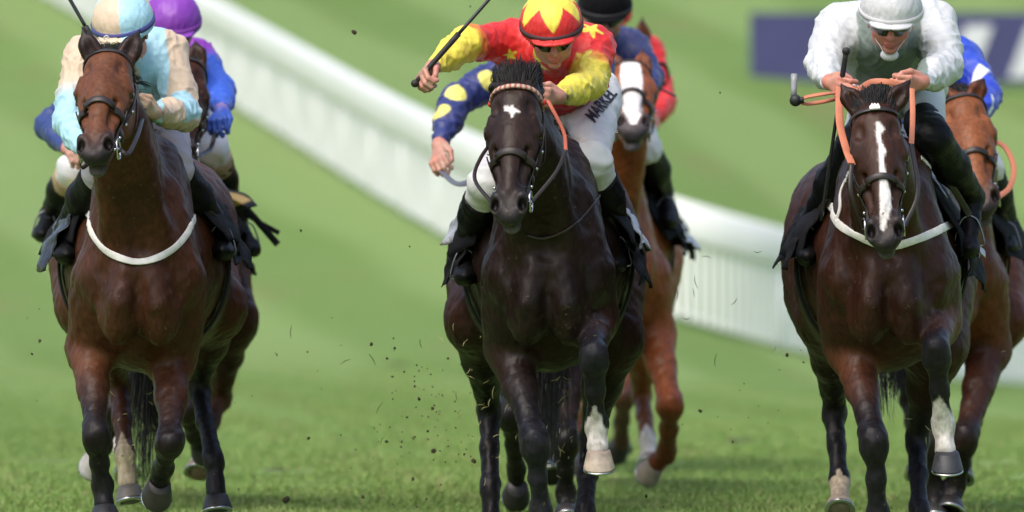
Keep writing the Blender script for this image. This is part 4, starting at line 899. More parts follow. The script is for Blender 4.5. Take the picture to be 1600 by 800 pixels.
# ---- right front
hG = dict(d=40.0, x0=1390, seed=13, label='dark bay racehorse at the front right with a long white blaze and white breast girth', coat=(.034, .0118, .0062), coat2=(.038, .0135, .007), face=(.040, .0155, .0085), leg=(.010, .0095, .012), eardark=.15,
  head=dict(poll=(1366, 164, -.38), muz=(1385, 388, -.70), turn=0., roll=.06, ears=[(1311, 128, -.32), (1424, 122, -.32)], forelock='up', fscale=.72,
            marks=[[(.115, .006, .008), (.135, .012, .015), (.165, .004, .007)], [(.165, .004, .006), (.20, .008, .008), (.235, .014, .014), (.27, .006, .008)], [(.27, .006, .009), (.33, .010, .010), (.39, .012, .020), (.45, .010, .020), (.50, -.002, .011), (.53, -.006, .007)]]),
  legs=[dict(p=[(1330, 430, .25), (1332, 545, .35), (1366, 690, -.02), (1372, 805, .08), (1374, 865, .02)], dark=.8, fore=(.085, .030, .015), s=1.08),
        dict(p=[(1455, 430, .25), (1462, 500, .30), (1462, 548, -.12), (1474, 668, .04), (1480, 730, .0)], dark=.8, sock=.46, hoofc=(.035, .035, .04), sole=(.02, .25, -1), fore=(.085, .026, .012), s=1.05),
        dict(p=[(1315, 400, 1.75), (1298, 500, 1.5), (1303, 640, 1.9), (1312, 752, 1.7), (1312, 800, 1.6)], hind=True, dark=.9, col=(.011, .010, .011), sock=.85, sockcol=(.45, .36, .27), hoofc=(.42, .33, .24)),
        dict(p=[(1470, 400, 1.75), (1462, 540, 1.5), (1433, 685, 1.75), (1436, 800, 1.5), (1438, 860, 1.45)], hind=True, dark=.9)],
  tail=(1400, 612, 2.4), tailsp=(.07, .08, .06), bridle=dict(badge=True))
# ---- left, behind
hB = dict(d=44.0, x0=225, seed=14, res=.010, label='brown racehorse running behind the left leader, mostly hidden, in a gold saddle cloth', coat=(.040, .013, .006), leg=(.011, .009, .009),
  head=dict(poll=(288, 92, -.3), muz=(280, 262, -.72), turn=0, ears=[(262, 60, -.25), (304, 62, -.25)], forelock='side'),
  legs=[dict(p=[(165, 430, .25), (172, 530, .35), (180, 640, .1), (160, 700, .3), (148, 722, .4)], dark=.3, sole=(-.2, .8, -.5), hoofc=(.4, .38, .36)),
        dict(p=[(290, 430, .25), (290, 540, .35), (290, 640, .0), (305, 680, .25), (318, 700, .4)], dark=.4, sole=(.2, .8, -.5)),
        dict(p=[(330, 400, 1.75), (358, 500, 1.5), (345, 620, 1.9), (318, 695, 1.7), (308, 742, 1.6)], hind=True, dark=.2, col=(.07, .03, .02), sock=.5, hoofc=(.45, .3, .22)),
        dict(p=[(140, 400, 1.75), (165, 500, 1.5), (172, 620, 1.9), (190, 700, 1.7), (200, 745, 1.6)], hind=True, dark=.3, col=(.06, .03, .02), sock=.6)],
  tail=(215, 640, 2.6))
# ---- centre, directly behind the leader
hD = dict(d=43.7, x0=860, seed=15, res=.010, label='dark brown racehorse hidden directly behind the centre leader, only its legs showing under him', coat=(.020, .009, .006), leg=(.006, .005, .0055), sx=.9,
  head=dict(poll=(890, 165, -.35), muz=(888, 320, -.7), turn=0, ears=[(868, 140, -.25), (912, 140, -.25)], forelock='side'),
  legs=[dict(p=[(910, 430, .25), (892, 540, .35), (884, 690, -.02), (884, 775, .08), (886, 812, .02)], dark=.4),
        dict(p=[(815, 430, .25), (805, 540, .35), (796, 650, .0), (808, 735, .3), (806, 768, .36)], dark=1, col=(.010, .009, .010), sole=(-.1, .9, -.3), toe=(0, -.3, -1)),
        dict(p=[(900, 420, 1.75), (880, 520, 1.5), (858, 640, 1.9), (858, 715, 1.8), (866, 748, 1.7)], hind=True, dark=1, col=(.010, .009, .010)),
        dict(p=[(820, 420, 1.75), (815, 520, 1.5), (842, 630, 1.9), (846, 700, 1.8), (850, 740, 1.7)], hind=True, dark=1, col=(.010, .009, .010))])
# ---- chestnut right of centre
hE = dict(d=46.6, x0=940, seed=16, res=.009, label='bright chestnut racehorse with a broad white face stretching its nose beside the centre leader', coat=(.235, .066, .020), coat2=(.215, .060, .018), leg=(.13, .036, .013), muzzle=(.055, .05, .052),
  head=dict(poll=(984, 106, -.25), muz=(989, 194, -.77), hs=1.12, turn=.05, ears=[(957, 75, -.15), (1003, 73, -.15)], forelock='side', marks=[[(.03, 0, .03), (.15, 0, .045), (.35, 0, .040), (.50, .0, .030), (.55, 0, .015)]]),
  legs=[dict(p=[(1012, 430, .3), (1022, 520, .35), (1048, 634, .0), (1042, 708, .3), (1014, 735, .38)], dark=.25, sole=(-.5, .7, -.5), toe=(-.4, -.4, -.8), hoofc=(.3, .25, .2), s=1.15),
        dict(p=[(905, 430, .3), (910, 520, .35), (925, 640, .0), (925, 700, .3), (915, 725, .38)], dark=.4),
        dict(p=[(1010, 400, 1.75), (1003, 510, 1.5), (1003, 615, 1.9), (1012, 688, 1.6), (1014, 730, 1.5)], hind=True, dark=.1, col=(.16, .055, .022), sock=.75, hoofc=(.3, .25, .2)),
        dict(p=[(900, 400, 1.75), (890, 510, 1.5), (900, 615, 1.9), (900, 688, 1.6), (900, 730, 1.5)], hind=True, dark=.4)])
hF = dict(d=50.4, x0=955, seed=17, res=.011, label='farthest chestnut racehorse, only one pricked ear and cheek showing past the navy jacket', coat=(.16, .042, .014), leg=(.06, .03, .02),
  head=dict(poll=(990, 70, -.3), muz=(1000, 205, -.6), turn=0, ears=[(966, 30, -.3), (1003, 24, -.3)], forelock='side'),
  legs=[dict(p=[(990, 430, .3), (990, 520, .35), (975, 620, .0), (970, 690, .3), (965, 700, .38)], dark=.4), dict(p=[(905, 430, .3), (905, 520, .35), (910, 620, .0), (910, 690, .1), (910, 722, .1)], dark=.4),
        dict(p=[(990, 400, 1.75), (985, 500, 1.5), (975, 600, 1.9), (970, 665, 1.6), (970, 705, 1.5)], hind=True, dark=.4), dict(p=[(900, 400, 1.75), (900, 500, 1.5), (900, 600, 1.9), (900, 665, 1.6), (900, 705, 1.5)], hind=True, dark=.4)])
hH = dict(d=43.6, x0=1468, seed=18, res=.009, label='light bay racehorse with a plain orange brown face running behind the right hand leader', coat=(.095, .026, .008), coat2=(.085, .023, .008), face=(.19, .062, .022), leg=(.010, .008, .008), eardark=.1,
  head=dict(poll=(1500, 148, -.32), muz=(1536, 322, -.72), hs=1.06, turn=-.1, ears=[(1473, 133, -.28), (1536, 123, -.28)], forelock='side'), neckbend=(.06, 0, 0),
  legs=[dict(p=[(1535, 440, .25), (1545, 545, .35), (1508, 685, -.02), (1492, 760, .1), (1484, 800, .04)], dark=.6, s=1.1, fore=(.05, .015, .007)),
        dict(p=[(1420, 440, .25), (1430, 545, .35), (1454, 690, .0), (1460, 770, .08), (1461, 812, .02)], dark=.8),
        dict(p=[(1550, 400, 1.75), (1560, 500, 1.5), (1530, 620, 1.9), (1510, 700, 1.7), (1500, 750, 1.6)], hind=True, dark=.8),
        dict(p=[(1410, 400, 1.75), (1410, 500, 1.5), (1424, 620, 1.9), (1432, 700, 1.7), (1434, 745, 1.6)], hind=True, dark=.9)])
HS = {}
def add_horse(k, S):
    H = build_horse(S); tack(H, S); bridle(H, S); HS[k] = H; return H
for k, S in (('A', hA), ('C', hC), ('G', hG), ('B', hB), ('D', hD), ('E', hE), ('F', hF), ('H', hH)):
    if ONLY and k not in ONLY: continue
    add_horse(k, S)
# ------------------------------------------------------------------ the jockeys
RED, YEL, BEI, LBL, NAVY, WHT = (.62, .022, .02), (.74, .62, .07), (.55, .43, .31), (.34, .57, .66), (.022, .032, .14), (.52, .54, .55)
def capA(x, y, z, C):
    a = np.arctan2(x, y); q = (np.floor((a + math.pi * .98) / (math.pi / 2)) % 2)[:, None]; return lerp(A(*BEI) * 1.1, A(*LBL) * 1.1, 1 - q)
def capC(x, y, z, C):
    a = np.arctan2(x, y); el = np.arctan2(z, np.hypot(x, y)); sp = np.abs(((a / (2 * math.pi) * 6) + .5) % 1 - .5) * 2
    lim = 1.0 - .95 * (1 - sp); yel = sst(.03, -.03, (.04 + sp * .72) - el)[:, None]; return lerp(A(*RED), A(*YEL) * 1.05, yel)
def fnA(R, V, N, C):
    J = R.J; x = V[:, 0] - R.J['head'][0]; n = vnoise(V * 4, 3, 1) * .01
    bl = (sst(.045, .05, x + n) * sst(.150, .145, x + n)) + sst(-.145, -.150, x + n) * sst(-.30, -.29, x + n) * 0
    C = lerp(C, A(*LBL), bl[:, None])
    for (a, b, lo, hi, sgn) in (('elR', 'wrR', -.05, .45, 1), ('elL', 'wrL', -.2, .9, -1)):
        p, q = J[a], J[b]; ab = q - p; t = (V - p) @ ab / (ab @ ab); dist = np.linalg.norm(V - p - np.clip(t, 0, 1)[:, None] * ab, axis=1)
        sd = (V - p) @ A(0, 0, 1); C = lerp(C, A(*LBL), ((sst(lo, lo + .05, t) * sst(hi, hi - .05, t)) * (dist < .085) * (sst(.0, .01, sd + .02 + t * .05) if sgn > 0 else 1))[:, None])
    return C
def fnG(R, V, N, C):
    x = V[:, 0] - R.J['head'][0]; n = vnoise(V * 9, 3, 2) * .008; m = sst(.125, .118, np.abs(x - .005) + n) * sst(.02, -.02, V[:, 2] - R.J['head'][2] - .02)
    return lerp(C, A(.165, .21, .185), m[:, None])
rA = dict(id='A', d=40, label='jockey in beige and pale blue silks crouching behind the ears of the left front horse', look=(-.08, -.92, -.38), tilt=.14, res=.005,
  j=dict(head=(193, 42, .30), shL=(130, 92, .60), shR=(262, 82, .60), elL=(108, 190, .42), wrL=(135, 235, .05), haL=(152, 240, -.05), elR=(288, 178, .38), wrR=(240, 176, .02), haR=(226, 170, -.05),
         pelvis=(215, 140, 1.10), knL=(158, 268, .50), anL=(108, 350, .88), toL=(104, 398, .70), knR=(272, 262, .50), anR=(338, 352, .88), toR=(348, 392, .70)),
  hands=dict(L=dict(grip=(1, 0, .3)), R=dict(grip=(.3, -.5, 1), glove=(.42, .30, .20))), breeches=(.42, .38, .42), breechlen=.12,
  jacket=dict(cols=dict(body=BEI, yoke=BEI, upL=BEI, loL=LBL, upR=BEI, loR=BEI, cuffR=(.05, .045, .03), collar=LBL), fn=fnA), cap=dict(col=BEI, fn=capA, peak=BEI, band=(.05, .06, .22)))
rC = dict(id='C', d=40, label='jockey in red silks with yellow stars and sleeves, one arm flung out with a whip', look=(.05, -.91, -.40), tilt=.06, res=.005,
  j=dict(head=(862, 45, .30), shL=(790, 66, .58), shR=(930, 74, .58), elL=(728, 68, .36), wrL=(678, 104, .12), haL=(657, 118, .05), elR=(922, 130, .38), wrR=(872, 151, .0), haR=(856, 153, -.06),
         pelvis=(893, 150, 1.05), knL=(762, 285, .45), anL=(728, 385, .90), toL=(726, 432, .72), knR=(925, 250, .48), anR=(968, 362, .88), toR=(962, 412, .72)),
  hands=dict(L=dict(grip=(.62, -.25, .72), palm=(.2, 0, -1), s=1.05), R=dict(grip=(.1, -.3, 1), palm=(0, 1, 0))), breeches=(.70, .70, .69), breechlen=.30,
  jacket=dict(cols=dict(body=RED, yoke=RED, upL=RED, loL=YEL, upR=RED, loR=YEL, cuffR=(.035, .035, .03), collar=RED), splitL=.92, splitR=.62,
    decals=[('star', 832, 92, .062, YEL, .3), ('star', 925, 40, .05, YEL, .8), ('star', 872, 140, .055, YEL, .1), ('star', 906, 88, .05, YEL, .5), ('star', 800, 90, .03, YEL, .2), ('star', 905, 18, .04, YEL, 0)]),
  cap=dict(col=RED, fn=capC, peak=RED, band=(.05, .02, .025)))
rG = dict(id='G', d=40, label='jockey in white sleeves, grey bodice and plain white cap bent over the white blazed horse', look=(-.02, -.93, -.37), tilt=-.03, skin=(.48, .20, .14), res=.005,
  j=dict(head=(1392, 22, .28), shL=(1308, 42, .58), shR=(1462, 38, .58), elL=(1288, 100, .40), wrL=(1296, 128, .06), haL=(1311, 136, -.02), elR=(1476, 104, .38), wrR=(1440, 128, .04), haR=(1420, 134, -.04),
         pelvis=(1405, 128, 1.05), knL=(1338, 225, .50), anL=(1268, 345, .88), toL=(1262, 400, .70), knR=(1456, 216, .45), anR=(1520, 308, .85), toR=(1513, 388, .72)),
  hands=dict(L=dict(grip=(.3, -.3, 1), palm=(.6, .6, 0), open=.15, s=1.1), R=dict(grip=(.1, -.2, 1), palm=(-.5, .8, 0))), breeches=(.56, .58, .56), breechlen=-.03, legw=.84, chin=(.7, .7, .7), chincup=True,
  jacket=dict(cols=dict(body=WHT, yoke=WHT, upL=WHT, loL=WHT, upR=WHT, loR=WHT, collar=WHT), fn=fnG, puff=1.12), cap=dict(col=(.50, .51, .52), peak=(.50, .51, .52), band=(.50, .50, .50)))
rB = dict(id='B', d=44, res=.008, label='jockey in a purple cap and royal blue silks riding behind the left leader', look=(.1, -.92, -.38),
  j=dict(head=(270, 38, .30), shL=(190, 112, .60), shR=(312, 92, .60), elL=(78, 196, .40), wrL=(105, 232, .1), haL=(118, 238, -.02), elR=(344, 142, .40), wrR=(346, 172, .05), haR=(338, 188, -.03),
         pelvis=(285, 150, 1.10), knL=(118, 262, .80), anL=(80, 335, 1.25), toL=(68, 365, 1.1), knR=(330, 228, .80), anR=(362, 335, 1.25), toR=(392, 388, 1.1)),
  hands=dict(L=dict(grip=(1, 0, .3)), R=dict(grip=(1, 0, .3), glove=(.03, .09, .45), s=1.2)), breeches=(.66, .66, .70), breechlen=.22, boottop=((.40, .28, .17), .08),
  jacket=dict(cols=dict(body=(.035, .12, .55), yoke=(.22, .03, .38), upL=(.035, .12, .55), loL=(.018, .04, .16), upR=(.22, .03, .38), loR=(.03, .10, .52), collar=(.22, .03, .38)), splitL=.55, splitR=.22),
  cap=dict(col=(.20, .035, .36), band=(.2, .04, .3)))
rD = dict(id='D', d=43.7, res=.007, label='jockey in navy silks with yellow spotted sleeve reaching down behind the centre leader', look=(0, -.92, -.38),
  j=dict(head=(868, 68, .30), shL=(805, 105, .62), shR=(930, 105, .62), elL=(712, 158, .40), wrL=(686, 226, .12), haL=(684, 250, .02), elR=(930, 170, .40), wrR=(900, 190, .05), haR=(890, 195, -.03),
         pelvis=(870, 170, 1.10), knL=(815, 270, .50), anL=(790, 360, .88), toL=(790, 400, .70), knR=(920, 270, .48), anR=(945, 360, .88), toR=(945, 400, .70)),
  hands=dict(L=dict(grip=(.5, -.6, .1), palm=(.8, .4, -.2), s=1.1, open=.35), R=dict(grip=(1, 0, .3))), breeches=(.66, .66, .66), breechlen=.2,
  jacket=dict(cols=dict(body=NAVY, yoke=NAVY, upL=NAVY, loL=NAVY, upR=NAVY, loR=NAVY, collar=NAVY), puff=1.1, decals=[('disc', 768, 120, .048, (.72, .66, .16)), ('disc', 714, 141, .045, (.72, .66, .16)), ('disc', 684, 168, .045, (.72, .66, .16))]),
  cap=dict(col=NAVY, band=(.7, .6, .1)))
rE = dict(id='E', d=46.6, res=.008, label='jockey in a black cap and plain navy silks above the white faced chestnut', look=(0, -.92, -.38),
  j=dict(head=(945, 14, .30), shL=(880, 72, .60), shR=(988, 78, .60), elL=(890, 140, .40), wrL=(925, 150, .05), haL=(935, 155, -.03), elR=(1012, 122, .40), wrR=(1008, 150, .05), haR=(1002, 158, -.03),
         pelvis=(935, 110, 1.10), knL=(880, 225, .50), anL=(850, 300, .88), toL=(848, 340, .70), knR=(1008, 232, .48), anR=(1036, 300, .88), toR=(1044, 345, .70)),
  breeches=(.66, .66, .66), breechlen=.1,
  jacket=dict(cols=dict(body=NAVY, yoke=(.035, .04, .13), upL=NAVY, loL=NAVY, upR=(.035, .04, .13), loR=NAVY, collar=NAVY), puff=1.1), cap=dict(col=(.006, .006, .007), velvet=True, band=(.006, .006, .007)))
rF = dict(id='F', d=50.4, res=.009, label='jockey in red silks farthest back, one red sleeve showing beside the navy jacket', look=(0, -.92, -.38),
  j=dict(head=(948, 24, .30), shL=(920, 80, .60), shR=(1012, 84, .60), elL=(900, 140, .40), wrL=(930, 170, .05), haL=(940, 170, -.03), elR=(1034, 160, .40), wrR=(1018, 186, .05), haR=(1010, 188, -.03),
         pelvis=(960, 130, 1.10), knL=(905, 235, .50), anL=(880, 310, .88), toL=(880, 340, .70), knR=(1000, 235, .48), anR=(1010, 300, .88), toR=(1010, 335, .70)),
  breeches=(.66, .66, .66), jacket=dict(cols=dict(body=RED, yoke=RED, upL=RED, loL=RED, upR=RED, loR=(.68, .03, .03), collar=RED), puff=1.1), cap=dict(col=RED, band=(.4, .02, .02)))
rH = dict(id='H', d=43.6, res=.007, label='jockey in royal blue silks with a white stripe, half hidden behind the white sleeved rider', look=(0, -.92, -.38),
  j=dict(head=(1436, 60, .30), shL=(1385, 100, .60), shR=(1502, 92, .62), elL=(1385, 160, .40), wrL=(1420, 180, .05), haL=(1430, 180, -.03), elR=(1538, 150, .40), wrR=(1520, 182, .05), haR=(1512, 190, -.03),
         pelvis=(1450, 150, 1.10), knL=(1400, 250, .50), anL=(1370, 340, .88), toL=(1370, 380, .70), knR=(1540, 262, .48), anR=(1572, 345, .88), toR=(1574, 385, .70)),
  breeches=(.66, .66, .66), breechlen=.1, jacket=dict(cols=dict(body=(.025, .06, .50), yoke=(.025, .07, .50), upL=(.025, .06, .5), loL=(.025, .06, .5), upR=(.025, .07, .5), loR=(.025, .06, .5), collar=(.025, .06, .5)), puff=1.15,
    decals=[('band', 1522, 118, .085, (.78, .79, .80), -.45, .25), ('band', 1556, 160, .05, (.78, .79, .80), -.2, .25)]), cap=dict(col=(.025, .06, .5), band=(.7, .7, .7)))
RD = {}
for S in (rA, rC, rG, rB, rD, rE, rF, rH):
    if ONLY and S['id'] not in ONLY: continue
    RD[S['id']] = build_rider(S)
# ------------------------------------------------------------------ reins, girths, whips
def has(k): return k in HS and k in RD
def girth_arc(H, ytop, zt, zb, w=.25, n=13):
    pts = []
    for i in range(n):
        t = i / (n - 1) * 2 - 1; pts.append((w * t, .02 + ytop * abs(t) ** 1.5, zb + (zt - zb) * abs(t) ** 1.9))
    return pts
if has('A'):
    H, R = HS['A'], RD['A']; front_strap(H, 'breast_girth', [(133, 330), (142, 362), (160, 388), (185, 402), (215, 409), (245, 403), (272, 388), (292, 366), (306, 340)], M['white_strap'], .026)
    rein(H, H.root, [H.bits[0], P(128, 262, 39.6), R.J['haL']], M['leather'], .016); rein(H, H.root, [H.bits[1], P(200, 240, 39.3), P(216, 208, 39.5), R.J['haR'] + A(0, -.02, 0)], M['leather'], .016)
    RD_whipA = build_whip('whip', 'thin black and white whip leaning from the left front horse\'s ear past the beige cap', P(158, 84, 40.0), P(88, -38, 40.05), .011, .007, .35)
    m = MB(); R_ = R; c = R.J['head'] + R.sd * -.045 + R.f * .140 + R.u * .016; ring(m, c, R.f, .0085, .0022, 16); m.build('emblem', M['white_strap'], R.helmet)
    m = MB(); strap(m, [P(133, 52, 39.98), P(140, 66, 39.97), P(150, 82, 39.95)], .016, .004, 8); m.build('whip_flap', M['white_strap'], RD_whipA)
if has('C'):
    H, R = HS['C'], RD['C']
    front_strap(H, 'martingale', [(822, 368), (850, 373), (885, 360), (915, 335), (938, 305)], M['leather'], .010)
    rp = [H.h(.0, -.12, .092), H.h(.10, -.14, .105) + A(.02, 0, 0), H.h(.30, -.16, .10) + A(.045, 0, .0), H.bits[1]]
    orr = matc('rein_orange', (.50, .12, .06)); rein(H, H.root, [R.J['haR'] + A(0, -.02, -.01), P(880, 205, 39.75), P(884, 235, 39.6)], orr, .014)
    rein(H, H.root, [P(884, 235, 39.6), P(868, 270, 39.5), H.bits[1]], M['leather'], .014)
    rein(H, H.root, [H.bits[0], P(742, 280, 39.6), P(752, 245, 39.9), P(775, 215, 40.1)], M['leather'], .014)
    g = R.gL; a = R.J['haL'] + R.nL * .026; dirw = nrm(P(768, -4, 40.1) - P(650, 130, 40.05)); a0 = P(654, 124, 40.04)
    build_whip('whip', 'black padded whip raised in the red jockey\'s outstretched fist', a0 - dirw * .02, a0 + dirw * .62, .011, .006, .38)
    # sponsor name up the thigh
    cu = bpy.data.curves.new('t', 'FONT'); cu.body = 'MARKEL'; cu.size = .078; cu.space_character = 1.0; cu.extrude = 0; cu.offset = .0018; cu.resolution_u = 2
    to = bpy.data.objects.new('t', cu); COL.objects.link(to); dg = bpy.context.evaluated_depsgraph_get(); me = bpy.data.meshes.new_from_object(to.evaluated_get(dg)); bpy.data.objects.remove(to)
    import bmesh as _b; bm = _b.new(); bm.from_mesh(me); _b.ops.triangulate(bm, faces=bm.faces[:]); _b.ops.subdivide_edges(bm, edges=[e for e in bm.edges if e.calc_length() > .012], cuts=2, use_grid_fill=False); _b.ops.triangulate(bm, faces=bm.faces[:])
    v2 = np.array([v.co[:] for v in bm.verts]); fc = [tuple(v.index for v in f.verts) for f in bm.faces]; bm.free()
    o = P(929, 192, 40.55); e = P(966, 146, 40.75); ex = nrm(e - o); ex[1] = 0; ex = nrm(ex); ey = A(-ex[2], 0, ex[0]); sc_ = np.linalg.norm((e - o)[[0, 2]]) / v2[:, 0].max()
    P0 = o + ex * (v2[:, :1] * sc_) + ey * (v2[:, 1:2] * .9) ; P0[:, 1] = 40.0; X, hit = R.bs.march(P0, np.tile(A(0, 1, 0), (len(P0), 1)), .0065, 1.6, 60)
    if hit.mean() > .7:
        X[~hit, 1] = X[hit, 1].mean(); mk('lettering', X, fc, matc('print_black', (.02, .02, .03), rough=.7), R.breeches, smooth=False)
if has('G'):
    H, R = HS['G'], RD['G']; front_strap(H, 'breast_girth', [(1294, 318), (1306, 346), (1330, 364), (1360, 378), (1392, 385), (1425, 377), (1462, 362), (1497, 344)], M['white_strap'], .030)
    front_strap(H, 'neck_strap', [(1440, 246), (1462, 268), (1490, 290), (1484, 305), (1490, 330), (1498, 345)], M['white_strap'], .018); front_strap(H, 'neck_strap', [(1326, 270), (1313, 300), (1312, 325), (1306, 345)], M['white_strap'], .018)
    og = M['orange']; rein(H, H.root, [P(1331, 256, 39.42), P(1322, 232, 39.55), P(1312, 190, 39.75), R.J['haL'] + A(0, -.03, 0)], og, .028); rein(H, H.root, [H.bits[0], P(1330, 300, 39.38), P(1331, 256, 39.42)], M['leather'], .016)
    rein(H, H.root, [P(1424, 225, 39.75), P(1426, 180, 39.85), R.J['haR'] + A(.01, -.03, -.01)], og, .020); rein(H, H.root, [H.bits[1], P(1434, 300, 39.5), P(1424, 225, 39.75)], M['leather'], .016)
    rein(H, H.root, [R.J['haL'] + A(.02, -.04, .0), P(1340, 140, 39.85), P(1362, 128, 39.9), P(1388, 128, 39.9), R.J['haR'] + A(-.02, -.03, 0)], og, .022)
    m = MB(); strap(m, [R.J['haL'] + A(0, -.03, -.02), P(1285, 147, 39.85), P(1258, 152, 39.85), P(1248, 158, 39.86), P(1262, 162, 39.87), P(1290, 158, 39.9), R.J['haL'] + A(0, -.02, -.04)], .022, .006, 40, None, normal=A(0, -.5, 1)); ro = m.build('rein', og, H.root)
    m = MB(); blob(m, P(1243, 157, 39.85), (.022, .020, .022), None, 14, 10); tube(m, [P(1243, 157, 39.85), P(1256, 156, 39.85)], .012); m.build('rein_stop', M['rubber'], ro)
    build_whip('whip', 'black whip hanging straight down from the white sleeved jockey\'s fist', P(1322, 80, 39.95), P(1283, 345, 40.12), .011, .006, .32, flap=False)
    m = MB(); tube(m, [P(1240, 150, 39.86), P(1241, 116, 39.88)], [.011, .012], n=4, seg=10); m.build('rein_tube', matc('grey_tube', (.25, .26, .27), rough=.3), ro)
if has('B'):
    H, R = HS['B'], RD['B']; 
    rein(H, H.root, [R.J['haR'], P(330, 230, 43.9), H.bits[1]], M['leather'])
if has('D'):
    H, R = HS['D'], RD['D']; rein(H, H.root, [R.J['haL'] + A(.01, 0, -.04), P(715, 287, 43.5), P(760, 282, 43.4), H.bits[0]], matc('rein_grey', (.09, .10, .13), rough=.6), .024)
if has('E'):
    H, R = HS['E'], RD['E']; m = MB(); strap(m, [H.T(.30, .55, 1.28), H.T(.27, .48, 1.18), H.T(.22, .42, 1.06)], .05, .006, 20, H.s, .01); m.build('girth_strap', M['white_strap'], H.root)
    build_whip('whip', 'short thin black whip poking out right past the navy jacket', P(1018, 132, 46.3), P(1055, 150, 46.2), .008, .005, .4, flap=False)
if has('H'):
    H, R = HS['H'], RD['H']; rein(H, H.root, [H.bits[1], P(1578, 292, 43.1), P(1584, 262, 43.2), P(1572, 232, 43.3), P(1552, 218, 43.4)], M['orange'], .022)

# ------------------------------------------------------------------ number cloths, flapping pads and loose straps
GOLD, INK = (.62, .42, .15), (.010, .010, .012)
M['silver'] = mat('silver_cloth', (.30, .31, .33), rough=.33, noise=.5, noise_scale=16, bump=.010, bump_scale=24, spec=.6)
def gold(u, v): return INK if (.30 < v < .62 and abs((u - .45) - .5 * (v - .45)) < .055) or (abs(v - .62) < .05 and .38 < u < .62) or u > .93 or u < .05 or v > .95 else GOLD
if 'B' in HS:
    H = HS['B']; side_cloth(H, 'number_cloth', 1, .42, .80, 30, 68, M['plain'], .18, gold, 2); side_cloth(H, 'number_cloth', -1, .42, .80, 36, 68, M['plain'], .10, lambda u, v: INK if u < .08 else GOLD, 5)
    side_cloth(H, 'weight_cloth', 1, 1.0, 1.5, 84, 104, M['black_cloth'], .09, None, 4)
    m = MB(); strap(m, [P(384, 325, 45.0), P(408, 352, 45.02), P(434, 382, 45.05)], .028, .008, 12); m.build('loose_strap', M['black_cloth'], H.root)
    m = MB(); strap(m, [P(380, 332, 45.1), P(410, 350, 45.08), P(436, 364, 45.1)], .020, .008, 12); m.build('loose_strap', M['black_cloth'], H.root)
if 'C' in HS:
    H = HS['C']; side_cloth(H, 'number_cloth', -1, .85, 1.25, 50, 84, M['silver'], .05, None, 6); side_cloth(H, 'number_cloth', 1, .85, 1.25, 55, 88, M['silver'], .04, None, 3)
    side_cloth(H, 'weight_cloth', -1, .72, 1.22, 80, 106, M['black_cloth'], .045, None, 9); side_cloth(H, 'weight_cloth', 1, .70, 1.18, 80, 108, M['black_cloth'], .05, None, 2)
if 'G' in HS:
    H = HS['G']; side_cloth(H, 'weight_cloth', -1, .70, 1.25, 62, 98, M['black_cloth'], .055, None, 8); side_cloth(H, 'weight_cloth', 1, .72, 1.2, 70, 108, M['black_cloth'], .06, None, 4)
    side_cloth(H, 'number_cloth', 1, .78, 1.0, 76, 92, M['silver'], .05, None, 2)
    m = MB(); strap(m, [P(1267, 398, 40.75), P(1270, 425, 40.75), P(1277, 466, 40.78)], .030, .006, 30, None, colf=lambda t: (.36, .10, .42) if (t * 9 % 1) > .35 and t < .75 else ((.6, .5, .7) if t < .7 else (.05, .04, .30))); m.build('ribbon', M['plain'], H.root)
if 'A' in HS:
    H = HS['A']; side_cloth(H, 'weight_cloth', -1, .70, 1.2, 60, 98, matc('black_vinyl', (.008, .008, .009), rough=.3, noise=.4, bump=.008, bump_scale=20), .07, None, 7); side_cloth(H, 'weight_cloth', 1, .72, 1.22, 60, 98, M['black_cloth'], .05, None, 3)
if 'E' in HS:
    H = HS['E']; side_cloth(H, 'weight_cloth', 1, .75, 1.25, 50, 98, M['black_cloth'], .07, None, 3); side_cloth(H, 'number_cloth', 1, .95, 1.4, 66, 92, M['silver'], .09, None, 5)
if 'H' in HS:
    H = HS['H']; side_cloth(H, 'weight_cloth', 1, .60, 1.35, 45, 100, M['black_cloth'], .09, None, 5)
if 'F' in HS:
    H = HS['F']; m = MB(); c = H.h(.20, -.02, .125) + A(.01, 0, .0); ring(m, c, A(.35, -1, 0), .050, .010, 24, sx=.75); m.build('blinker_cup', M['black_cloth'], H.root)
    m = MB(); strap(m, [c + A(.015, -.02, .025), c + A(.025, -.02, -.03)], .010, .004, 6); m.build('blinker_trim', matc('blinker_red', (.6, .03, .02)), H.root)
# ------------------------------------------------------------------ turf thrown up by the hooves
dirt = mat('clod_earth', (.050, .040, .020), rough=.9, noise=.4, noise_scale=200); green = mat('clipping', (.16, .20, .06), rough=.7); straw = mat('straw_clipping', (.42, .38, .18), rough=.7)
dm_ = mat('dark_clipping', (.05, .06, .025), rough=.8)
def clod_mesh(seed, sc):
    r = np.random.RandomState(seed); m = MB(); blob(m, A(0, 0, 0), A(1, .8, .7) * sc, None, 9, 6); V = np.array(m.V); V = V * (1 + .35 * vnoise(V / sc * .5 + seed, seed, 3))[:, None]
    me = bpy.data.meshes.new('turf_clod'); me.from_pydata(V.tolist(), [], m.F); me.materials.append(dirt); return me
def clip_mesh(seed, L, material):
    r = np.random.RandomState(seed); m = MB(); k = r.uniform(-.15, .15); tube(m, [A(-L / 2, 0, 0), A(0, 0, L * k), A(L / 2, L * .2, r.uniform(-.2, .2) * L)], [.0008, .0016, .0006], n=7, seg=4)
    me = bpy.data.meshes.new('grass_clipping'); me.from_pydata([tuple(v) for v in m.V], [], m.F); me.materials.append(material); return me
r = np.random.RandomState(21); cm_ = [clod_mesh(i, s_) for i, s_ in enumerate((.0028, .004, .0055, .008))]; sp = [clod_mesh(9, .012), clod_mesh(10, .016)]
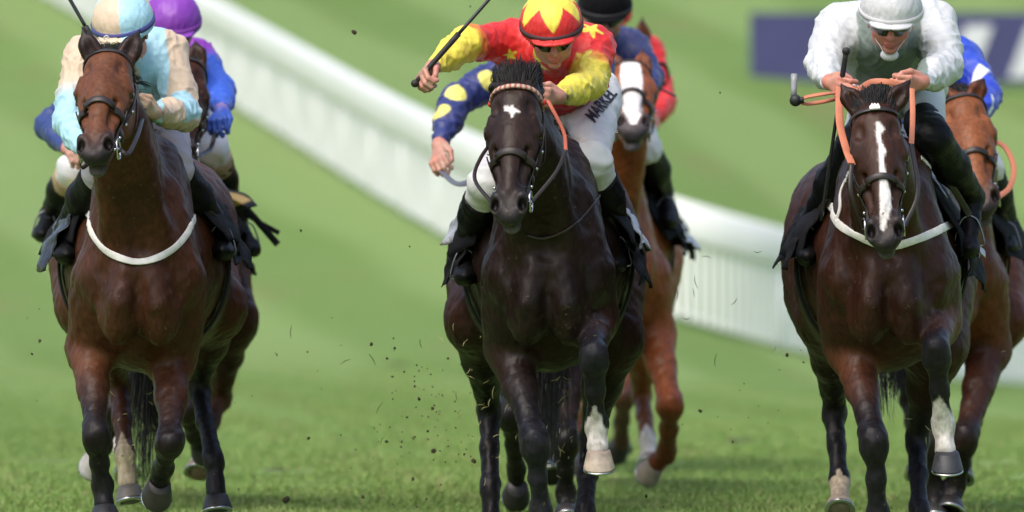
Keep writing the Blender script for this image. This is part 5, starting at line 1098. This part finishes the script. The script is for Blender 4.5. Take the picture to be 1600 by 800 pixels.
fixed = [(447, 781, 5), (553, 50, 4), (580, 538, 3), (655, 623, 3), (676, 638, 3), (482, 685, 3), (605, 560, 2), (677, 705, 4), (604, 690, 3), (645, 748, 3), (567, 776, 3), (112, 290, 3), (62, 533, 3), (50, 553, 2), (1094, 642, 3), (1230, 555, 3), (735, 10, 1), (1125, 145, 1), (470, 360, 2), (640, 385, 1), (700, 560, 2), (740, 720, 4), (1290, 645, 1), (1010, 775, 3), (1145, 690, 2)]
for (px, py, k) in fixed + [(r.normal(690, 55), r.normal(650, 70), r.choice([0, 0, 1, 1, 2])) for _ in range(80)] + [(r.uniform(360, 790), r.uniform(480, 790), r.choice([0, 0, 1])) for _ in range(35)] + [(r.normal(240, 70), r.normal(720, 50), r.choice([0, 1])) for _ in range(18)] + [(r.normal(1190, 110), r.normal(630, 80), r.choice([0, 0, 1])) for _ in range(22)] + [(r.uniform(20, 120), r.uniform(400, 640), 0) for _ in range(8)]:
    dd = r.uniform(40.4, 43.0); q = P(px, min(py, 792), dd); q[2] = max(q[2], .02); me = (cm_ + sp)[int(k)]
    o = bpy.data.objects.new('turf_clod', me); COL.objects.link(o); o.location = q; o.rotation_euler = tuple(r.uniform(0, 6.28, 3)); tag(o, 'small dark clod of earth flying in the air behind the hooves', 'clod', 'clods of turf thrown up by the hooves')
gm = [clip_mesh(i, L_, mt) for i, (L_, mt) in enumerate([(.03, straw), (.045, straw), (.028, green), (.05, dm_), (.035, dm_), (.02, straw)])]
for (cx, cy, sx_, sy_, n_, pal) in [(760, 600, 40, 70, 26, (0, 1, 5)), (855, 610, 30, 50, 22, (0, 1, 5)), (885, 690, 14, 40, 14, (0, 5, 2)), (740, 500, 25, 25, 8, (0, 1)), (205, 660, 22, 60, 18, (2, 5, 0)), (1180, 500, 90, 60, 11, (3, 4)), (640, 560, 90, 90, 9, (4, 3)), (1470, 640, 60, 60, 10, (0, 4))]:
    for _ in range(n_):
        q = P(r.normal(cx, sx_), min(r.normal(cy, sy_), 790), r.uniform(40.9, 42.0) if pal != (3, 4) else r.uniform(40, 42)); o = bpy.data.objects.new('grass_clipping', gm[r.choice(pal)]); COL.objects.link(o); o.location = q; o.rotation_euler = tuple(r.uniform(0, 6.28, 3))
        tag(o, 'thin blade of cut grass floating in the air around the legs', 'grass blade', 'blades of grass kicked up around the legs')
for (px, py, sz) in [(548, 690, .10), (1112, 768, .09), (1158, 688, .08), (700, 776, .07), (100, 742, .06), (430, 735, .07), (620, 570, .10)]:
    dd = (CAMH) * PXM * D0 / (py - YH); q = P(px, py, dd); rr = np.random.RandomState(px); m = MB(); blob(m, A(0, 0, 0), (sz, sz * 2.2, sz * .16), None, 16, 8); V = np.array(m.V); V = V * (1 + .3 * vnoise(V * 9, px, 3))[:, None] + q - A(0, 0, sz * .05)
    lb = {548: 'dark scuffed lump of torn turf left of the middle horses\' legs', 1112: 'dark torn turf lump nearest the camera between the centre and right horses', 1158: 'torn turf lump farther back between the centre and right horses', 700: 'torn turf lump beside the centre leader\'s hind hoof at the lower edge', 100: 'torn turf lump at the lower left beside the left horse', 430: 'torn turf lump right of the left horse\'s hind hoof', 620: 'farthest scuffed patch of turf below the white rail'}[px]
    o = mk('turf_divot', V, m.F, matc('divot_earth', (.075, .085, .03), rough=.95, noise=.5, noise_scale=30, bump=.02, bump_scale=40)); o['label'] = lb; o['category'] = 'divot'; o['group'] = 'torn divots on the course'
